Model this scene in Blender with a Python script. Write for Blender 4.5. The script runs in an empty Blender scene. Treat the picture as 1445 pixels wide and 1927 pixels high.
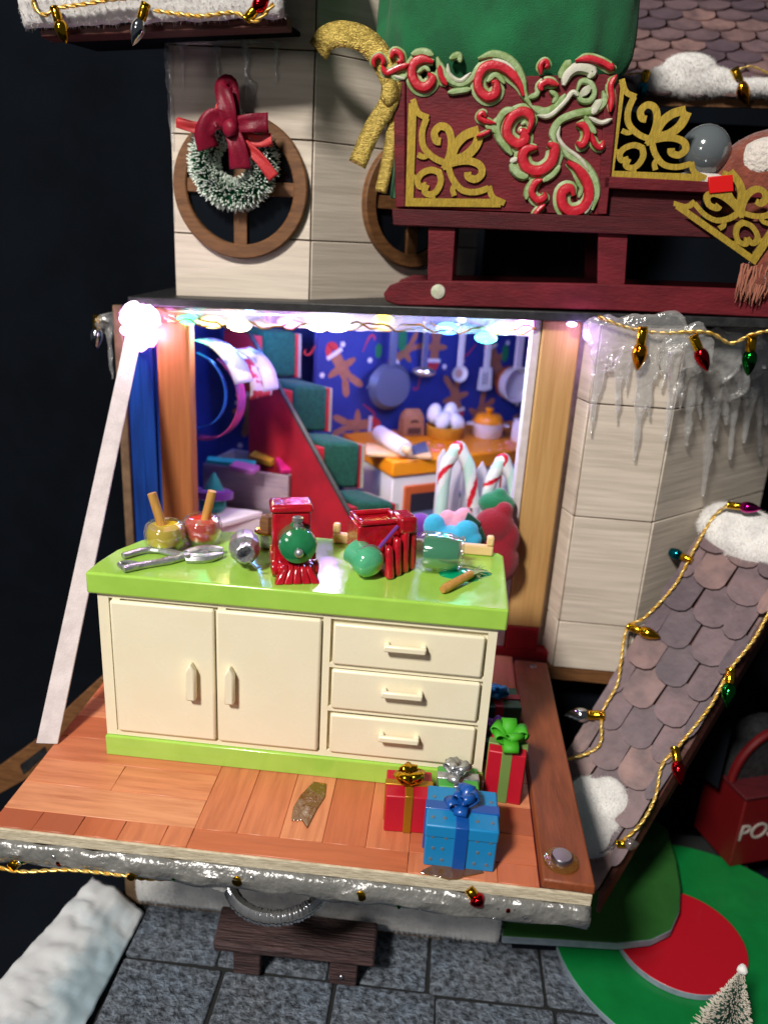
import bpy, math, random
from mathutils import Vector, Matrix, noise
random.seed(7)
V = Vector
S = bpy.context.scene
COL = S.collection

# ------------------------------------------------------------------ camera
PW, PH, FOC = 1445.0, 1927.0, 1501.16
CAM = V((8.3326, -17.4747, 13.794))
yaw, pit, rol = -0.072, 0.3422, 0.0583
fw = V((math.sin(yaw)*math.cos(pit), math.cos(yaw)*math.cos(pit), -math.sin(pit)))
r0 = V((math.cos(yaw), -math.sin(yaw), 0)); u0 = r0.cross(fw)
rt = math.cos(rol)*r0 + math.sin(rol)*u0
up = -math.sin(rol)*r0 + math.cos(rol)*u0
cd = bpy.data.cameras.new('camera'); cam = bpy.data.objects.new('camera', cd); COL.objects.link(cam)
cam.matrix_world = Matrix(((rt.x, up.x, -fw.x, CAM.x), (rt.y, up.y, -fw.y, CAM.y), (rt.z, up.z, -fw.z, CAM.z), (0, 0, 0, 1)))
cd.sensor_fit = 'VERTICAL'; cd.sensor_height = 36; cd.sensor_width = 27; cd.lens = FOC/PH*36
cd.clip_start = 0.1; cd.clip_end = 500
cd.dof.use_dof = True; cd.dof.focus_distance = 20.3; cd.dof.aperture_fstop = 0.13
S.camera = cam

# ------------------------------------------------------------------ light of the room
S.view_settings.view_transform = 'Standard'; S.view_settings.look = 'None'
S.view_settings.exposure = 0.0; S.view_settings.gamma = 1.0
W = bpy.data.worlds.new('World'); S.world = W; W.use_nodes = True
W.node_tree.nodes['Background'].inputs[0].default_value = (0.78, 0.86, 1.0, 1)
W.node_tree.nodes['Background'].inputs[1].default_value = 0.055
def area(name, loc, to, size, watts, col):
    l = bpy.data.lights.new(name, 'AREA'); l.shape = 'DISK'; l.size = size; l.energy = watts; l.color = col
    o = bpy.data.objects.new(name, l); COL.objects.link(o); o.location = loc
    o.rotation_euler = (V(to)-V(loc)).to_track_quat('-Z', 'Y').to_euler(); return o
area('ceiling_lamp', (-24, -62, 72), (6, 3, 5), 13, 122000, (1.0, 0.94, 0.85))
area('fill_light', (-16, -40, 24), (5, 1, -4), 9, 2400, (1.0, 0.95, 0.9))  # added fill light, brightens the ground and low parts
S.cycles.max_bounces = 10; S.cycles.transmission_bounces = 10; S.cycles.transparent_max_bounces = 12
S.cycles.sample_clamp_indirect = 6; S.cycles.caustics_reflective = False; S.cycles.caustics_refractive = False

# ------------------------------------------------------------------ pixel of the photograph -> point in the place
def ray(px, py): return fw + rt*((px-PW/2)/FOC) - up*((py-PH/2)/FOC)
def P(px, py, x=None, y=None, z=None):
    d = ray(px, py)
    t = (x-CAM.x)/d.x if x is not None else (y-CAM.y)/d.y if y is not None else (z-CAM.z)/d.z
    return CAM + d*t
def PP(px, py, o, n):
    d = ray(px, py); return CAM + d*((o-CAM).dot(n)/d.dot(n))
def ppc(p):                       # photo pixels per cm at a point
    return FOC/((p-CAM).dot(fw))

# ------------------------------------------------------------------ materials
def lin(h):
    if isinstance(h, str): h = [int(h[i:i+2], 16) for i in (0, 2, 4)]
    return tuple(((c/255)/12.92 if c/255 <= .04045 else ((c/255+.055)/1.055)**2.4) for c in h)
MATS = {}
def mat(name, col, rough=.5, metal=0, col2=None, vs=1.0, stretch=(1, 1, 1), bump=0, bs=None, trans=0, ior=1.45, sheen=0,
        coat=0, sss=0, emit=0, detail=4, contrast=(.35, .65), alpha=1, spec=.5, bdist=.05, rand=0, trl=0, rvar=0):
    if name in MATS: return MATS[name]
    m = bpy.data.materials.new(name); m.use_nodes = True; nt = m.node_tree; N = nt.nodes; L = nt.links
    b = N['Principled BSDF']; c = lin(col)
    b.inputs['Base Color'].default_value = (*c, 1); b.inputs['Roughness'].default_value = rough; b.inputs['Metallic'].default_value = metal
    b.inputs['Transmission Weight'].default_value = trans; b.inputs['IOR'].default_value = ior
    b.inputs['Sheen Weight'].default_value = sheen; b.inputs['Coat Weight'].default_value = coat; b.inputs['Coat Roughness'].default_value = .08
    b.inputs['Subsurface Weight'].default_value = sss; b.inputs['Subsurface Radius'].default_value = (.25, .2, .15)
    b.inputs['Alpha'].default_value = alpha; b.inputs['Specular IOR Level'].default_value = spec
    if emit: b.inputs['Emission Color'].default_value = (*c, 1); b.inputs['Emission Strength'].default_value = emit
    tc = mp = None
    if col2 or bump or rand or rvar:
        tc = N.new('ShaderNodeTexCoord'); mp = N.new('ShaderNodeMapping'); mp.inputs['Scale'].default_value = stretch
        oi = N.new('ShaderNodeObjectInfo'); ad = N.new('ShaderNodeVectorMath'); ad.operation = 'ADD'
        ml = N.new('ShaderNodeMath'); ml.operation = 'MULTIPLY'; ml.inputs[1].default_value = 37.0
        L.new(oi.outputs['Random'], ml.inputs[0]); L.new(tc.outputs['Object'], ad.inputs[0]); L.new(ml.outputs[0], ad.inputs[1])
        L.new(ad.outputs[0], mp.inputs[0])
    if rvar:
        n3 = N.new('ShaderNodeTexNoise'); n3.inputs['Scale'].default_value = 1.6; n3.inputs['Detail'].default_value = 8; n3.inputs['Roughness'].default_value = .7
        L.new(mp.outputs[0], n3.inputs['Vector']); q3 = N.new('ShaderNodeMapRange'); q3.inputs[1].default_value = .35; q3.inputs[2].default_value = .7
        q3.inputs[3].default_value = max(.02, rough-rvar); q3.inputs[4].default_value = rough+rvar; L.new(n3.outputs['Fac'], q3.inputs[0]); L.new(q3.outputs[0], b.inputs['Roughness'])
    last = None
    if col2:
        n = N.new('ShaderNodeTexNoise'); n.inputs['Scale'].default_value = vs; n.inputs['Detail'].default_value = detail; n.inputs['Roughness'].default_value = .6
        L.new(mp.outputs[0], n.inputs['Vector'])
        r = N.new('ShaderNodeMapRange'); r.inputs[1].default_value = contrast[0]; r.inputs[2].default_value = contrast[1]
        L.new(n.outputs['Fac'], r.inputs[0])
        x = N.new('ShaderNodeMix'); x.data_type = 'RGBA'; x.inputs['A'].default_value = (*c, 1); x.inputs['B'].default_value = (*lin(col2), 1)
        L.new(r.outputs[0], x.inputs['Factor']); last = x.outputs['Result']
    if rand:
        h = N.new('ShaderNodeHueSaturation'); q = N.new('ShaderNodeMapRange'); q.inputs[3].default_value = 1-rand; q.inputs[4].default_value = 1+rand
        L.new(oi.outputs['Random'], q.inputs[0]); L.new(q.outputs[0], h.inputs['Value'])
        if last: L.new(last, h.inputs['Color'])
        else: h.inputs['Color'].default_value = (*c, 1)
        last = h.outputs[0]
    if last: L.new(last, b.inputs['Base Color'])
    if bump:
        n2 = N.new('ShaderNodeTexNoise'); n2.inputs['Scale'].default_value = bs or vs*3; n2.inputs['Detail'].default_value = 5
        L.new(mp.outputs[0], n2.inputs['Vector'])
        bp = N.new('ShaderNodeBump'); bp.inputs['Strength'].default_value = bump; bp.inputs['Distance'].default_value = bdist
        L.new(n2.outputs['Fac'], bp.inputs['Height']); L.new(bp.outputs[0], b.inputs['Normal'])
    if trl:
        t = N.new('ShaderNodeBsdfTranslucent'); t.inputs[0].default_value = (*c, 1); ms = N.new('ShaderNodeMixShader'); ms.inputs[0].default_value = trl
        if last: L.new(last, t.inputs[0])
        L.new(b.outputs[0], ms.inputs[1]); L.new(t.outputs[0], ms.inputs[2]); L.new(ms.outputs[0], N['Material Output'].inputs[0])
    MATS[name] = m; return m

def glassy(name, tint='ffffff', body=.12, bodycol='e6ecf0', rough=.05, bump=0, bs=3, ior=1.45, trl=False, edge=0):
    m = bpy.data.materials.new(name); m.use_nodes = True; nt = m.node_tree; N = nt.nodes; L = nt.links; N.remove(N['Principled BSDF'])
    out = N['Material Output']; t = N.new('ShaderNodeBsdfTransparent'); t.inputs[0].default_value = (*lin(tint), 1)
    d = N.new('ShaderNodeBsdfTranslucent' if trl else 'ShaderNodeBsdfDiffuse'); d.inputs[0].default_value = (*lin(bodycol), 1)
    g = N.new('ShaderNodeBsdfGlossy'); g.inputs['Roughness'].default_value = rough; g.inputs[0].default_value = (1, 1, 1, 1)
    lw = N.new('ShaderNodeLayerWeight'); lw.inputs[0].default_value = .5; pw = N.new('ShaderNodeMath'); pw.operation = 'POWER'; pw.inputs[1].default_value = 3.5; L.new(lw.outputs['Facing'], pw.inputs[0])
    f = N.new('ShaderNodeMath'); f.operation = 'MULTIPLY_ADD'; f.inputs[1].default_value = .18 if edge else .55; f.inputs[2].default_value = .12; L.new(pw.outputs[0], f.inputs[0])
    a = N.new('ShaderNodeMixShader'); a.inputs[0].default_value = body; L.new(t.outputs[0], a.inputs[1]); L.new(d.outputs[0], a.inputs[2])
    if edge: eg = N.new('ShaderNodeMath'); eg.operation = 'MULTIPLY_ADD'; eg.inputs[1].default_value = edge; eg.inputs[2].default_value = body; L.new(pw.outputs[0], eg.inputs[0]); L.new(eg.outputs[0], a.inputs[0])
    b = N.new('ShaderNodeMixShader'); L.new(f.outputs[0], b.inputs[0]); L.new(a.outputs[0], b.inputs[1]); L.new(g.outputs[0], b.inputs[2]); L.new(b.outputs[0], out.inputs[0])
    if bump:
        tc = N.new('ShaderNodeTexCoord'); n = N.new('ShaderNodeTexNoise'); n.inputs['Scale'].default_value = bs; n.inputs['Detail'].default_value = 3
        L.new(tc.outputs['Object'], n.inputs['Vector']); bp = N.new('ShaderNodeBump'); bp.inputs['Strength'].default_value = bump; bp.inputs['Distance'].default_value = .12
        L.new(n.outputs['Fac'], bp.inputs['Height'])
        for x in (d, g, lw): L.new(bp.outputs[0], x.inputs['Normal'])
    return m
def frosted(name, f):
    m = bpy.data.materials.new(name); m.use_nodes = True; nt = m.node_tree; N = nt.nodes; L = nt.links; N.remove(N['Principled BSDF'])
    t = N.new('ShaderNodeBsdfTransparent'); d = N.new('ShaderNodeBsdfTranslucent'); d.inputs[0].default_value = (.9, .9, .92, 1)
    g = N.new('ShaderNodeBsdfGlossy'); g.inputs['Roughness'].default_value = .2; a = N.new('ShaderNodeMixShader'); a.inputs[0].default_value = f; b = N.new('ShaderNodeMixShader'); b.inputs[0].default_value = .06
    L.new(t.outputs[0], a.inputs[1]); L.new(d.outputs[0], a.inputs[2]); L.new(a.outputs[0], b.inputs[1]); L.new(g.outputs[0], b.inputs[2]); L.new(b.outputs[0], N['Material Output'].inputs[0]); return m
M = {}
M['cream'] = mat('cream plastic', 'f0e9cf', .34, sss=.12, col2='ede5c9', vs=.8, bump=.06, bs=6, rvar=.14)
M['lime'] = mat('lime plastic', 'a6d457', .2, sss=.1, coat=.5, col2='9ccb50', vs=1.0, bump=.04, bs=4, rvar=.12)
M['rail'] = mat('peach plastic', 'e9c490', .35, sss=.1)
M['gold'] = mat('gold chrome', 'd9a520', .16, 1, bump=.15, bs=6)
M['goldleaf'] = mat('gold foil ribbon', 'c8b060', .42, .8, col2='9c8640', vs=6, stretch=(1, 1, 3), bump=.8, bs=14)
M['goldpaint'] = mat('gold paint on wood', 'b89a35', .5, .35, col2='97802c', vs=4, stretch=(6, 6, 1), bump=.35, bs=12)
M['cord'] = mat('gold cord', 'd8a63a', .35, .7, col2='efd58c', vs=8)
M['silver'] = mat('silver metal', 'c4c6ca', .34, .75, col2='a6a9ae', vs=5, bump=.2, bs=12)
M['chrome'] = mat('chrome', 'd9dade', .16, .9)
M['maroon'] = mat('maroon paint', '6e1f28', .6, col2='54151d', vs=1.2, stretch=(.6, 1, 2), bump=.4, bs=8, spec=.25)
M['maroondark'] = mat('dark maroon paint', '40141a', .6, col2='521a20', vs=2, stretch=(.4, 1, 5), bump=.5, bs=9, spec=.25)
M['red'] = mat('glossy red resin', 'bd1628', .2, coat=.8, bump=.5, bs=4, col2='96101e', vs=3, rvar=.1)
M['scrollred'] = mat('red painted scroll', 'c82636', .35, col2='b01c2c', vs=4, bump=.3, bs=9, coat=.2)
M['scrollgreen'] = mat('sage painted scroll', '748f50', .5, col2='9fb488', vs=3, bump=.4, bs=9)
M['scrollwhite'] = mat('white painted scroll', 'cfcbc0', .45, col2='aeb59a', vs=3, bump=.4, bs=9)
M['black'] = mat('black painted board', '1c1d1f', .45, col2='2c2d2f', vs=4, bump=.3, bs=9)
M['cloth'] = mat('black cloth', '0a0e14', .98, col2='0e131b', vs=.25, bump=.1, bs=3, spec=.1)
M['plank'] = mat('pale printed plank', 'd8ccbe', .7, col2='a09486', vs=1.0, stretch=(.22, .22, 4), bump=.3, bs=2.2, contrast=(.38, .95), rand=.06, detail=7)
M['postwood'] = mat('bare pine post', 'c29a62', .6, col2='a87c46', vs=1.4, stretch=(6, 6, .25), bump=.2, bs=4, contrast=(.3, .8))
M['framewood'] = mat('walnut frame', '7a5230', .6, col2='5f3d22', vs=1.6, stretch=(1, 1, 6), bump=.25, bs=6)
M['pane'] = mat('dark window pane', '10141a', .08, spec=.6)
M['needle'] = mat('wreath green', '17603a', .7, rand=0)
M['frost'] = mat('frosted tip', 'dfe9e0', .8)
M['satin'] = mat('burgundy satin', '74102a', .42, col2='8a1632', vs=2, bump=.3, bs=16, trl=.1, spec=.35)
M['redribbon'] = mat('red ribbon', 'c9383c', .5, bump=.3, bs=20, trl=.15)
M['felt'] = mat('white felt snow', 'eae8e6', .95, sss=.2, bump=.35, bs=7, sheen=.4, col2='d2d0d0', vs=2, bdist=.08)
M['ice'] = glassy('clear resin ice', 'ffffff', .15, 'ffffff', .14, .8, 4, 1.5, False, .6)
M['icefog'] = glassy('grey resin ice', 'b0b2b4', .62, '8a8a88', .3, 1, 2.6, 1.45)
M['card'] = mat('cut cardboard', 'd8ceb6', .9, col2='b3a78e', vs=3, stretch=(1, 1, 7), bump=.5, bs=7)
M['trim'] = mat('brown trim', '8c4a2c', .5, col2='733a20', vs=1, stretch=(4, .6, 4), bump=.2, bs=4)
M['strap'] = mat('white strap', 'd4cacc', .9, col2='c2b8ba', vs=2, bump=.4, bs=16)
M['greencloth'] = mat('green cotton', '0f6c3e', .85, col2='0a5631', vs=1.0, bump=.6, bs=30, sheen=.12)
M['carpet'] = mat('green felt carpet', '0c4c3e', .95, col2='083a30', vs=8, bump=.8, bs=18, sheen=.05)
M['stairred'] = mat('red painted card', 'a51626', .6, col2='8a1220', vs=1, bump=.1, bs=6)
M['greycard'] = mat('grey card edge', '8d8a84', .9)
M['wallpaper'] = mat('navy wallpaper', '1e2c7c', .6, col2='24368a', vs=.5)
M['ginger'] = mat('gingerbread print', 'a06c54', .7, col2='8f5c46', vs=2)
M['printred'] = mat('red print', 'b8343c', .7)
M['printwhite'] = mat('white print', 'd6d8e2', .7)
M['printgreen'] = mat('green print', '1d7a50', .7)
M['orange'] = mat('orange plastic', 'e28a12', .35, sss=.08, bump=.05, bs=3)
M['lilac'] = mat('white plastic', 'dcd6d8', .35, sss=.1)
M['ovendark'] = mat('dark oven', '2a2630', .4)
M['ovenred'] = mat('terracotta oven frame', 'b8552a', .45)
M['egg'] = mat('egg white', 'e2e4e6', .45, sss=.2)
M['basket'] = mat('yellow basket', 'c58a24', .6, bump=.6, bs=10)
M['kraft'] = mat('kraft bag', 'a3704e', .75, col2='8f6042', vs=2, bump=.4, bs=4)
M['brownprint'] = mat('brown print', '4a2c22', .7)
M['steelblue'] = mat('grey pan', '5a6580', .4, .3)
M['pinkwood'] = mat('pale beech', 'dcb68e', .5, col2='c99f74', vs=1, stretch=(1, 5, 5))
M['candy'] = mat('candy white', 'd2d6d8', .3, coat=.3)
M['picket'] = mat('picket white', 'bdb8c4', .6)
M['candyred'] = mat('candy red', 'c01c2c', .25, coat=.5)
M['bearblue'] = mat('blue plush', '35a6d2', .95, sheen=.3, bump=.6, bs=14, col2='34a4ce', vs=6)
M['bearpink'] = mat('pink plush', 'd890a2', .95, sheen=.3, bump=.6, bs=14)
M['bearred'] = mat('crimson plush', '860f24', .95, sheen=.25, bump=.6, bs=14)
M['feltgreen'] = mat('green felt', '0b6a44', .95, sheen=.4, bump=.5, bs=14)
M['satingreen'] = mat('dark green satin', '0c3f30', .3, sheen=.3)
M['purple'] = mat('purple felt', '6a2a8c', .9, sheen=.3)
M['teal'] = mat('teal felt', '148078', .9, sheen=.3)
M['navy'] = mat('blue paint', '123f92', .4, col2='0c2c6a', vs=1, stretch=(4, 4, .3))
M['glass'] = glassy('glass', 'fdfefd', .03, 'f4f8f4', .03, 0, 3, 1.5)
M['stickwood'] = mat('wood stick', 'c9974c', .6, col2='b28040', vs=2, stretch=(5, 5, .5))
M['yellowpaint'] = mat('yellow paint', 'd6b800', .2, coat=.5)
M['redpaint'] = mat('orange red paint', 'd62c10', .2, coat=.5)
M['greenresin'] = mat('glossy green resin', '2c8456', .12, coat=1, sss=.05, col2='1f7246', vs=2)
M['mintresin'] = mat('mint pearl resin', '5fb68c', .12, coat=1, sss=.1, col2='4aa57a', vs=2)
M['greenpaint'] = mat('wet green paint', '008c60', .08, coat=1)
M['stone'] = None
M['bench'] = mat('dark bench wood', '4c3636', .6, col2='2c1f20', vs=1.4, stretch=(.6, 5, 5), bump=1, bs=3, bdist=.1)
M['base'] = mat('brown base card', '7a624a', .8, col2='5f4b38', vs=2)
M['green'] = mat('green gloss card', '0e7a3a', .35, col2='0c7034', vs=1, coat=.2)
M['darkgreen'] = mat('olive green card', '275a26', .5, col2='2f652c', vs=.6)
M['discred'] = mat('red gloss card', 'b01424', .4, coat=.2, bump=.05, bs=5)
M['rim'] = mat('grey rim', '8896a4', .6, col2='6f7f8c', vs=2)
M['post'] = mat('shade darkened red', '5e0d11', .4, coat=.1)  # red darkened so the shade over the post box sits in its colour
M['letters'] = mat('pale lettering', 'a39a96', .5)  # lettering dimmed too, shade put into the colour
M['giftred'] = mat('red gift paper', 'b8162c', .45, bump=.15, bs=4)
M['giftblue'] = mat('blue gift paper', '1a80bc', .4, bump=.1, bs=5)
M['giftdot'] = mat('bronze dots', '6f7a84', .4, .3)
M['ribbonblue'] = mat('royal blue ribbon', '134fa0', .35, coat=.3)
M['ribbongold'] = mat('old gold ribbon', 'a9781c', .35, .5)
M['ribbongreen'] = mat('sage ribbon', '6d8a48', .5)
M['bowlime'] = mat('lime bow', '3fa41e', .6)
M['giftlime'] = mat('light green gift', '4aa044', .45)
M['giftgreen'] = mat('dark green gift', '0c4a34', .45)
M['stain'] = glassy('brown varnish stain', 'c89a5c', .5, '8a5a24', .1, .4, 3)
M['glue'] = mat('hot glue', 'f0eef4', .25, bump=.5, bs=5, trl=.6)
M['tape'] = frosted('frosted tape', .2)
M['wire'] = mat('copper wire', 'b98a4a', .3, 1)
M['fur'] = mat('rust brown wool', '84402e', .95, sheen=.5, bump=1, bs=9, col2='6e3224', vs=3, bdist=.1)
M['furwhite'] = mat('white wool', 'd8cfc8', .95, sheen=.5, bump=1, bs=9, bdist=.1)
M['snowprint'] = mat('snow photo print', 'e8ebee', .35, col2='b4cad6', vs=.2, bump=.3, bs=1.5, contrast=(.48, .62), detail=7, trl=.3)
M['twigprint'] = mat('twig print', 'b9b6b6', .6)
M['eavewood'] = mat('dark eave wood', '5a2c24', .6, col2='42201a', vs=2, stretch=(.5, 3, 3), bump=.3, bs=5)
M['wallred'] = mat('dark red wall', '2e161a', .7)
M['paper'] = mat('white wrapping sheet', 'b4b2cc', .3, col2='6a74b8', vs=.9, contrast=(.5, .56), trl=.3)
M['curlpaper'] = mat('printed curl', '6a2f8e', .3, col2='c0468c', vs=1.2, contrast=(.4, .6), trl=.3)
M['curlblue'] = mat('blue sheet', '2a66d8', .3, trl=.3)
M['bolt'] = mat('steel bolt', 'b4b0ba', .3, 1)
M['bluegreyglass'] = glassy('smoked globe', '8a9298', .42, '8c969c', .1, 0, 3, 1.5)
for k, h in dict(b_gold='d9a21c', b_silver='cfd2d6', b_red='b80e16', b_green='0f7a2c', b_teal='0d6c80', b_amber='d98a14', b_magenta='b8187c').items():
    M[k] = mat('bulb '+k, h, .1, 1)
M['b_clear'] = glassy('bulb clear', 'e8e4e0', .06, 'd8d4d0', .03, 0, 3, 1.6)
for i, h in enumerate(['866a68', '6f5a60', '947470', '5f4f58', '7a6266']):
    M['sh%d' % i] = mat('shingle %d' % i, h, .55, col2='463a42', vs=1.2, bump=.45, bs=4, contrast=(.38, .8), detail=7)
for i, h in enumerate(['cf7c56', 'c26c48', 'd98c64', 'aa5c40', 'dc966e']):
    M['pqx%d' % i] = mat('parquet across %d' % i, h, .42, col2='a3583a', vs=1.1, stretch=(.45, 5, 5), contrast=(.4, .9), detail=7, rvar=.12)
    M['pqy%d' % i] = mat('parquet along %d' % i, h, .42, col2='a3583a', vs=1.1, stretch=(5, .45, 5), contrast=(.4, .9), detail=7, rvar=.12)

def stone_mat(name, c1, c2):
    m = bpy.data.materials.new(name); m.use_nodes = True; N = m.node_tree.nodes; L = m.node_tree.links; b = N['Principled BSDF']
    tc = N.new('ShaderNodeTexCoord'); oi = N.new('ShaderNodeObjectInfo'); ad = N.new('ShaderNodeVectorMath'); ad.operation = 'ADD'
    ml = N.new('ShaderNodeMath'); ml.operation = 'MULTIPLY'; ml.inputs[1].default_value = 51
    L.new(oi.outputs['Random'], ml.inputs[0]); L.new(tc.outputs['Object'], ad.inputs[0]); L.new(ml.outputs[0], ad.inputs[1])
    n = N.new('ShaderNodeTexNoise'); n.inputs['Scale'].default_value = 4.8; n.inputs['Detail'].default_value = 7; n.inputs['Roughness'].default_value = .62
    L.new(ad.outputs[0], n.inputs['Vector'])
    big = N.new('ShaderNodeTexNoise'); big.inputs['Scale'].default_value = .6; L.new(ad.outputs[0], big.inputs['Vector'])
    x = N.new('ShaderNodeMix'); x.data_type = 'RGBA'; x.inputs['A'].default_value = (*lin(c1), 1); x.inputs['B'].default_value = (*lin(c2), 1)
    L.new(big.outputs['Fac'], x.inputs['Factor'])
    r = N.new('ShaderNodeMapRange'); r.inputs[1].default_value = .35; r.inputs[2].default_value = .62; r.inputs[3].default_value = .22; r.inputs[4].default_value = 1.3
    L.new(n.outputs['Fac'], r.inputs[0])
    h = N.new('ShaderNodeHueSaturation'); L.new(r.outputs[0], h.inputs['Value']); L.new(x.outputs['Result'], h.inputs['Color']); L.new(h.outputs[0], b.inputs['Base Color'])
    bp = N.new('ShaderNodeBump'); bp.inputs['Strength'].default_value = 1; bp.inputs['Distance'].default_value = .7
    L.new(n.outputs['Fac'], bp.inputs['Height']); L.new(bp.outputs[0], b.inputs['Normal']); b.inputs['Roughness'].default_value = .6
    return m
M['stone'] = stone_mat('chiselled stone', '8496ae', '8b8f96')
M['joint'] = mat('dark joint', '1c1e20', .9)

# ------------------------------------------------------------------ mesh builder
def frame(o, u, v):                     # matrix from a corner and two directions (third is u x v)
    u = V(u).normalized(); v = V(v); v = (v-u*v.dot(u)).normalized(); n = u.cross(v)
    return Matrix(((u.x, v.x, n.x, o[0]), (u.y, v.y, n.y, o[1]), (u.z, v.z, n.z, o[2]), (0, 0, 0, 1)))
def T(x, y, z): return Matrix.Translation((x, y, z))
def RZ(a): return Matrix.Rotation(a, 4, 'Z')
def RX(a): return Matrix.Rotation(a, 4, 'X')
def RY(a): return Matrix.Rotation(a, 4, 'Y')
def smooth_path(pts, n=6, closed=False):
    pts = [V(p) if len(p) == 3 else V((p[0], p[1], 0)) for p in pts]
    if len(pts) < 3: return [pts[0].lerp(pts[-1], i/n) for i in range(n+1)]
    out = []; m = len(pts)
    for i in range(m-1 if not closed else m):
        a = pts[i-1] if (i > 0 or closed) else pts[0]*2-pts[1]
        b = pts[i]; c = pts[(i+1) % m]; d = pts[(i+2) % m] if (i+2 < m or closed) else c*2-b
        for k in range(n):
            t = k/n
            out.append(.5*((2*b)+(c-a)*t+(2*a-5*b+4*c-d)*t*t+(3*b-a-3*c+d)*t**3))
    if not closed: out.append(pts[-1])
    return out
class MB:
    def __init__(s, X=None): s.v = []; s.f = []; s.mi = []; s.X = X; s.m = 0
    def add(s, vs, fs, X=None):
        n = len(s.v)
        for p in vs:
            p = V(p)
            if X is not None: p = X @ p
            if s.X is not None: p = s.X @ p
            s.v.append(p)
        for f in fs: s.f.append([i+n for i in f]); s.mi.append(s.m)
        return s
    def hexa(s, b, t, X=None):
        return s.add(list(b)+list(t), [(3, 2, 1, 0), (4, 5, 6, 7), (0, 1, 5, 4), (1, 2, 6, 5), (2, 3, 7, 6), (3, 0, 4, 7)], X)
    def box(s, x0, y0, z0, x1, y1, z1, X=None):
        return s.hexa([(x0, y0, z0), (x1, y0, z0), (x1, y1, z0), (x0, y1, z0)], [(x0, y0, z1), (x1, y0, z1), (x1, y1, z1), (x0, y1, z1)], X)
    def prism(s, poly, vec, X=None):
        n = len(poly); a = [V(p) for p in poly]; vec = V(vec); b = [p+vec for p in a]
        return s.add(a+b, [tuple(range(n-1, -1, -1)), tuple(range(n, 2*n))]+[(i, (i+1) % n, n+(i+1) % n, n+i) for i in range(n)], X)
    def tube(s, path, r, n=8, X=None, caps=True, sq=1.0, upv=None, twist=0):
        pts = [V(p) for p in path]; k = len(pts); rr = r if isinstance(r, (list, tuple)) else [r]*k
        vs = []; fs = []; nrm = None
        for i, p in enumerate(pts):
            t = (pts[min(i+1, k-1)]-pts[max(i-1, 0)]); t = t.normalized() if t.length > 1e-9 else V((0, 0, 1))
            if nrm is None:
                a = V(upv) if upv else (V((0, 0, 1)) if abs(t.z) < .9 else V((1, 0, 0)))
                nrm = (a-t*a.dot(t)).normalized()
            else:
                nrm = (nrm-t*nrm.dot(t)); nrm = nrm.normalized() if nrm.length > 1e-6 else t.orthogonal().normalized()
            bn = t.cross(nrm)
            for j in range(n):
                w = 2*math.pi*j/n+twist*i
                vs.append(p+nrm*(math.cos(w)*rr[i]*sq)+bn*(math.sin(w)*rr[i]))
        for i in range(k-1):
            for j in range(n):
                fs.append((i*n+j, i*n+(j+1) % n, (i+1)*n+(j+1) % n, (i+1)*n+j))
        if caps: fs += [tuple(range(n-1, -1, -1)), tuple(range((k-1)*n, k*n))]
        return s.add(vs, fs, X)
    def lathe(s, prof, n=20, X=None, flute=0, nf=0):
        vs = []; fs = []; k = len(prof)
        for (r, z) in prof:
            for j in range(n):
                a = 2*math.pi*j/n; q = r*(1+flute*math.cos(nf*a))
                vs.append((q*math.cos(a), q*math.sin(a), z))
        for i in range(k-1):
            for j in range(n): fs.append((i*n+j, i*n+(j+1) % n, (i+1)*n+(j+1) % n, (i+1)*n+j))
        if prof[0][0] > 1e-4: fs.append(tuple(range(n-1, -1, -1)))
        if prof[-1][0] > 1e-4: fs.append(tuple(range((k-1)*n, k*n)))
        return s.add(vs, fs, X)
    def ball(s, c, r, nu=16, nv=10, X=None, amp=0, fr=1.0, seed=0):
        rx, ry, rz = (r, r, r) if not isinstance(r, (tuple, list)) else r
        vs = [(0, 0, -rz)]; fs = []
        def d(p):
            if not amp: return p
            q = V(p); return q*(1+amp*noise.noise(q*fr+V((seed, seed*1.7, 3.1))))
        for i in range(1, nv):
            ph = -math.pi/2+math.pi*i/nv
            for j in range(nu):
                a = 2*math.pi*j/nu; vs.append(d((rx*math.cos(ph)*math.cos(a), ry*math.cos(ph)*math.sin(a), rz*math.sin(ph))))
        vs.append((0, 0, rz)); top = len(vs)-1
        for j in range(nu): fs.append((0, 1+(j+1) % nu, 1+j))
        for i in range(nv-2):
            for j in range(nu): fs.append((1+i*nu+j, 1+i*nu+(j+1) % nu, 1+(i+1)*nu+(j+1) % nu, 1+(i+1)*nu+j))
        b = 1+(nv-2)*nu
        for j in range(nu): fs.append((b+j, b+(j+1) % nu, top))
        c = V(c); vs = [V(p) for p in vs]
        if X is not None: vs = [X.to_3x3() @ p for p in vs]
        return s.add([p+c for p in vs], fs)
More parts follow.
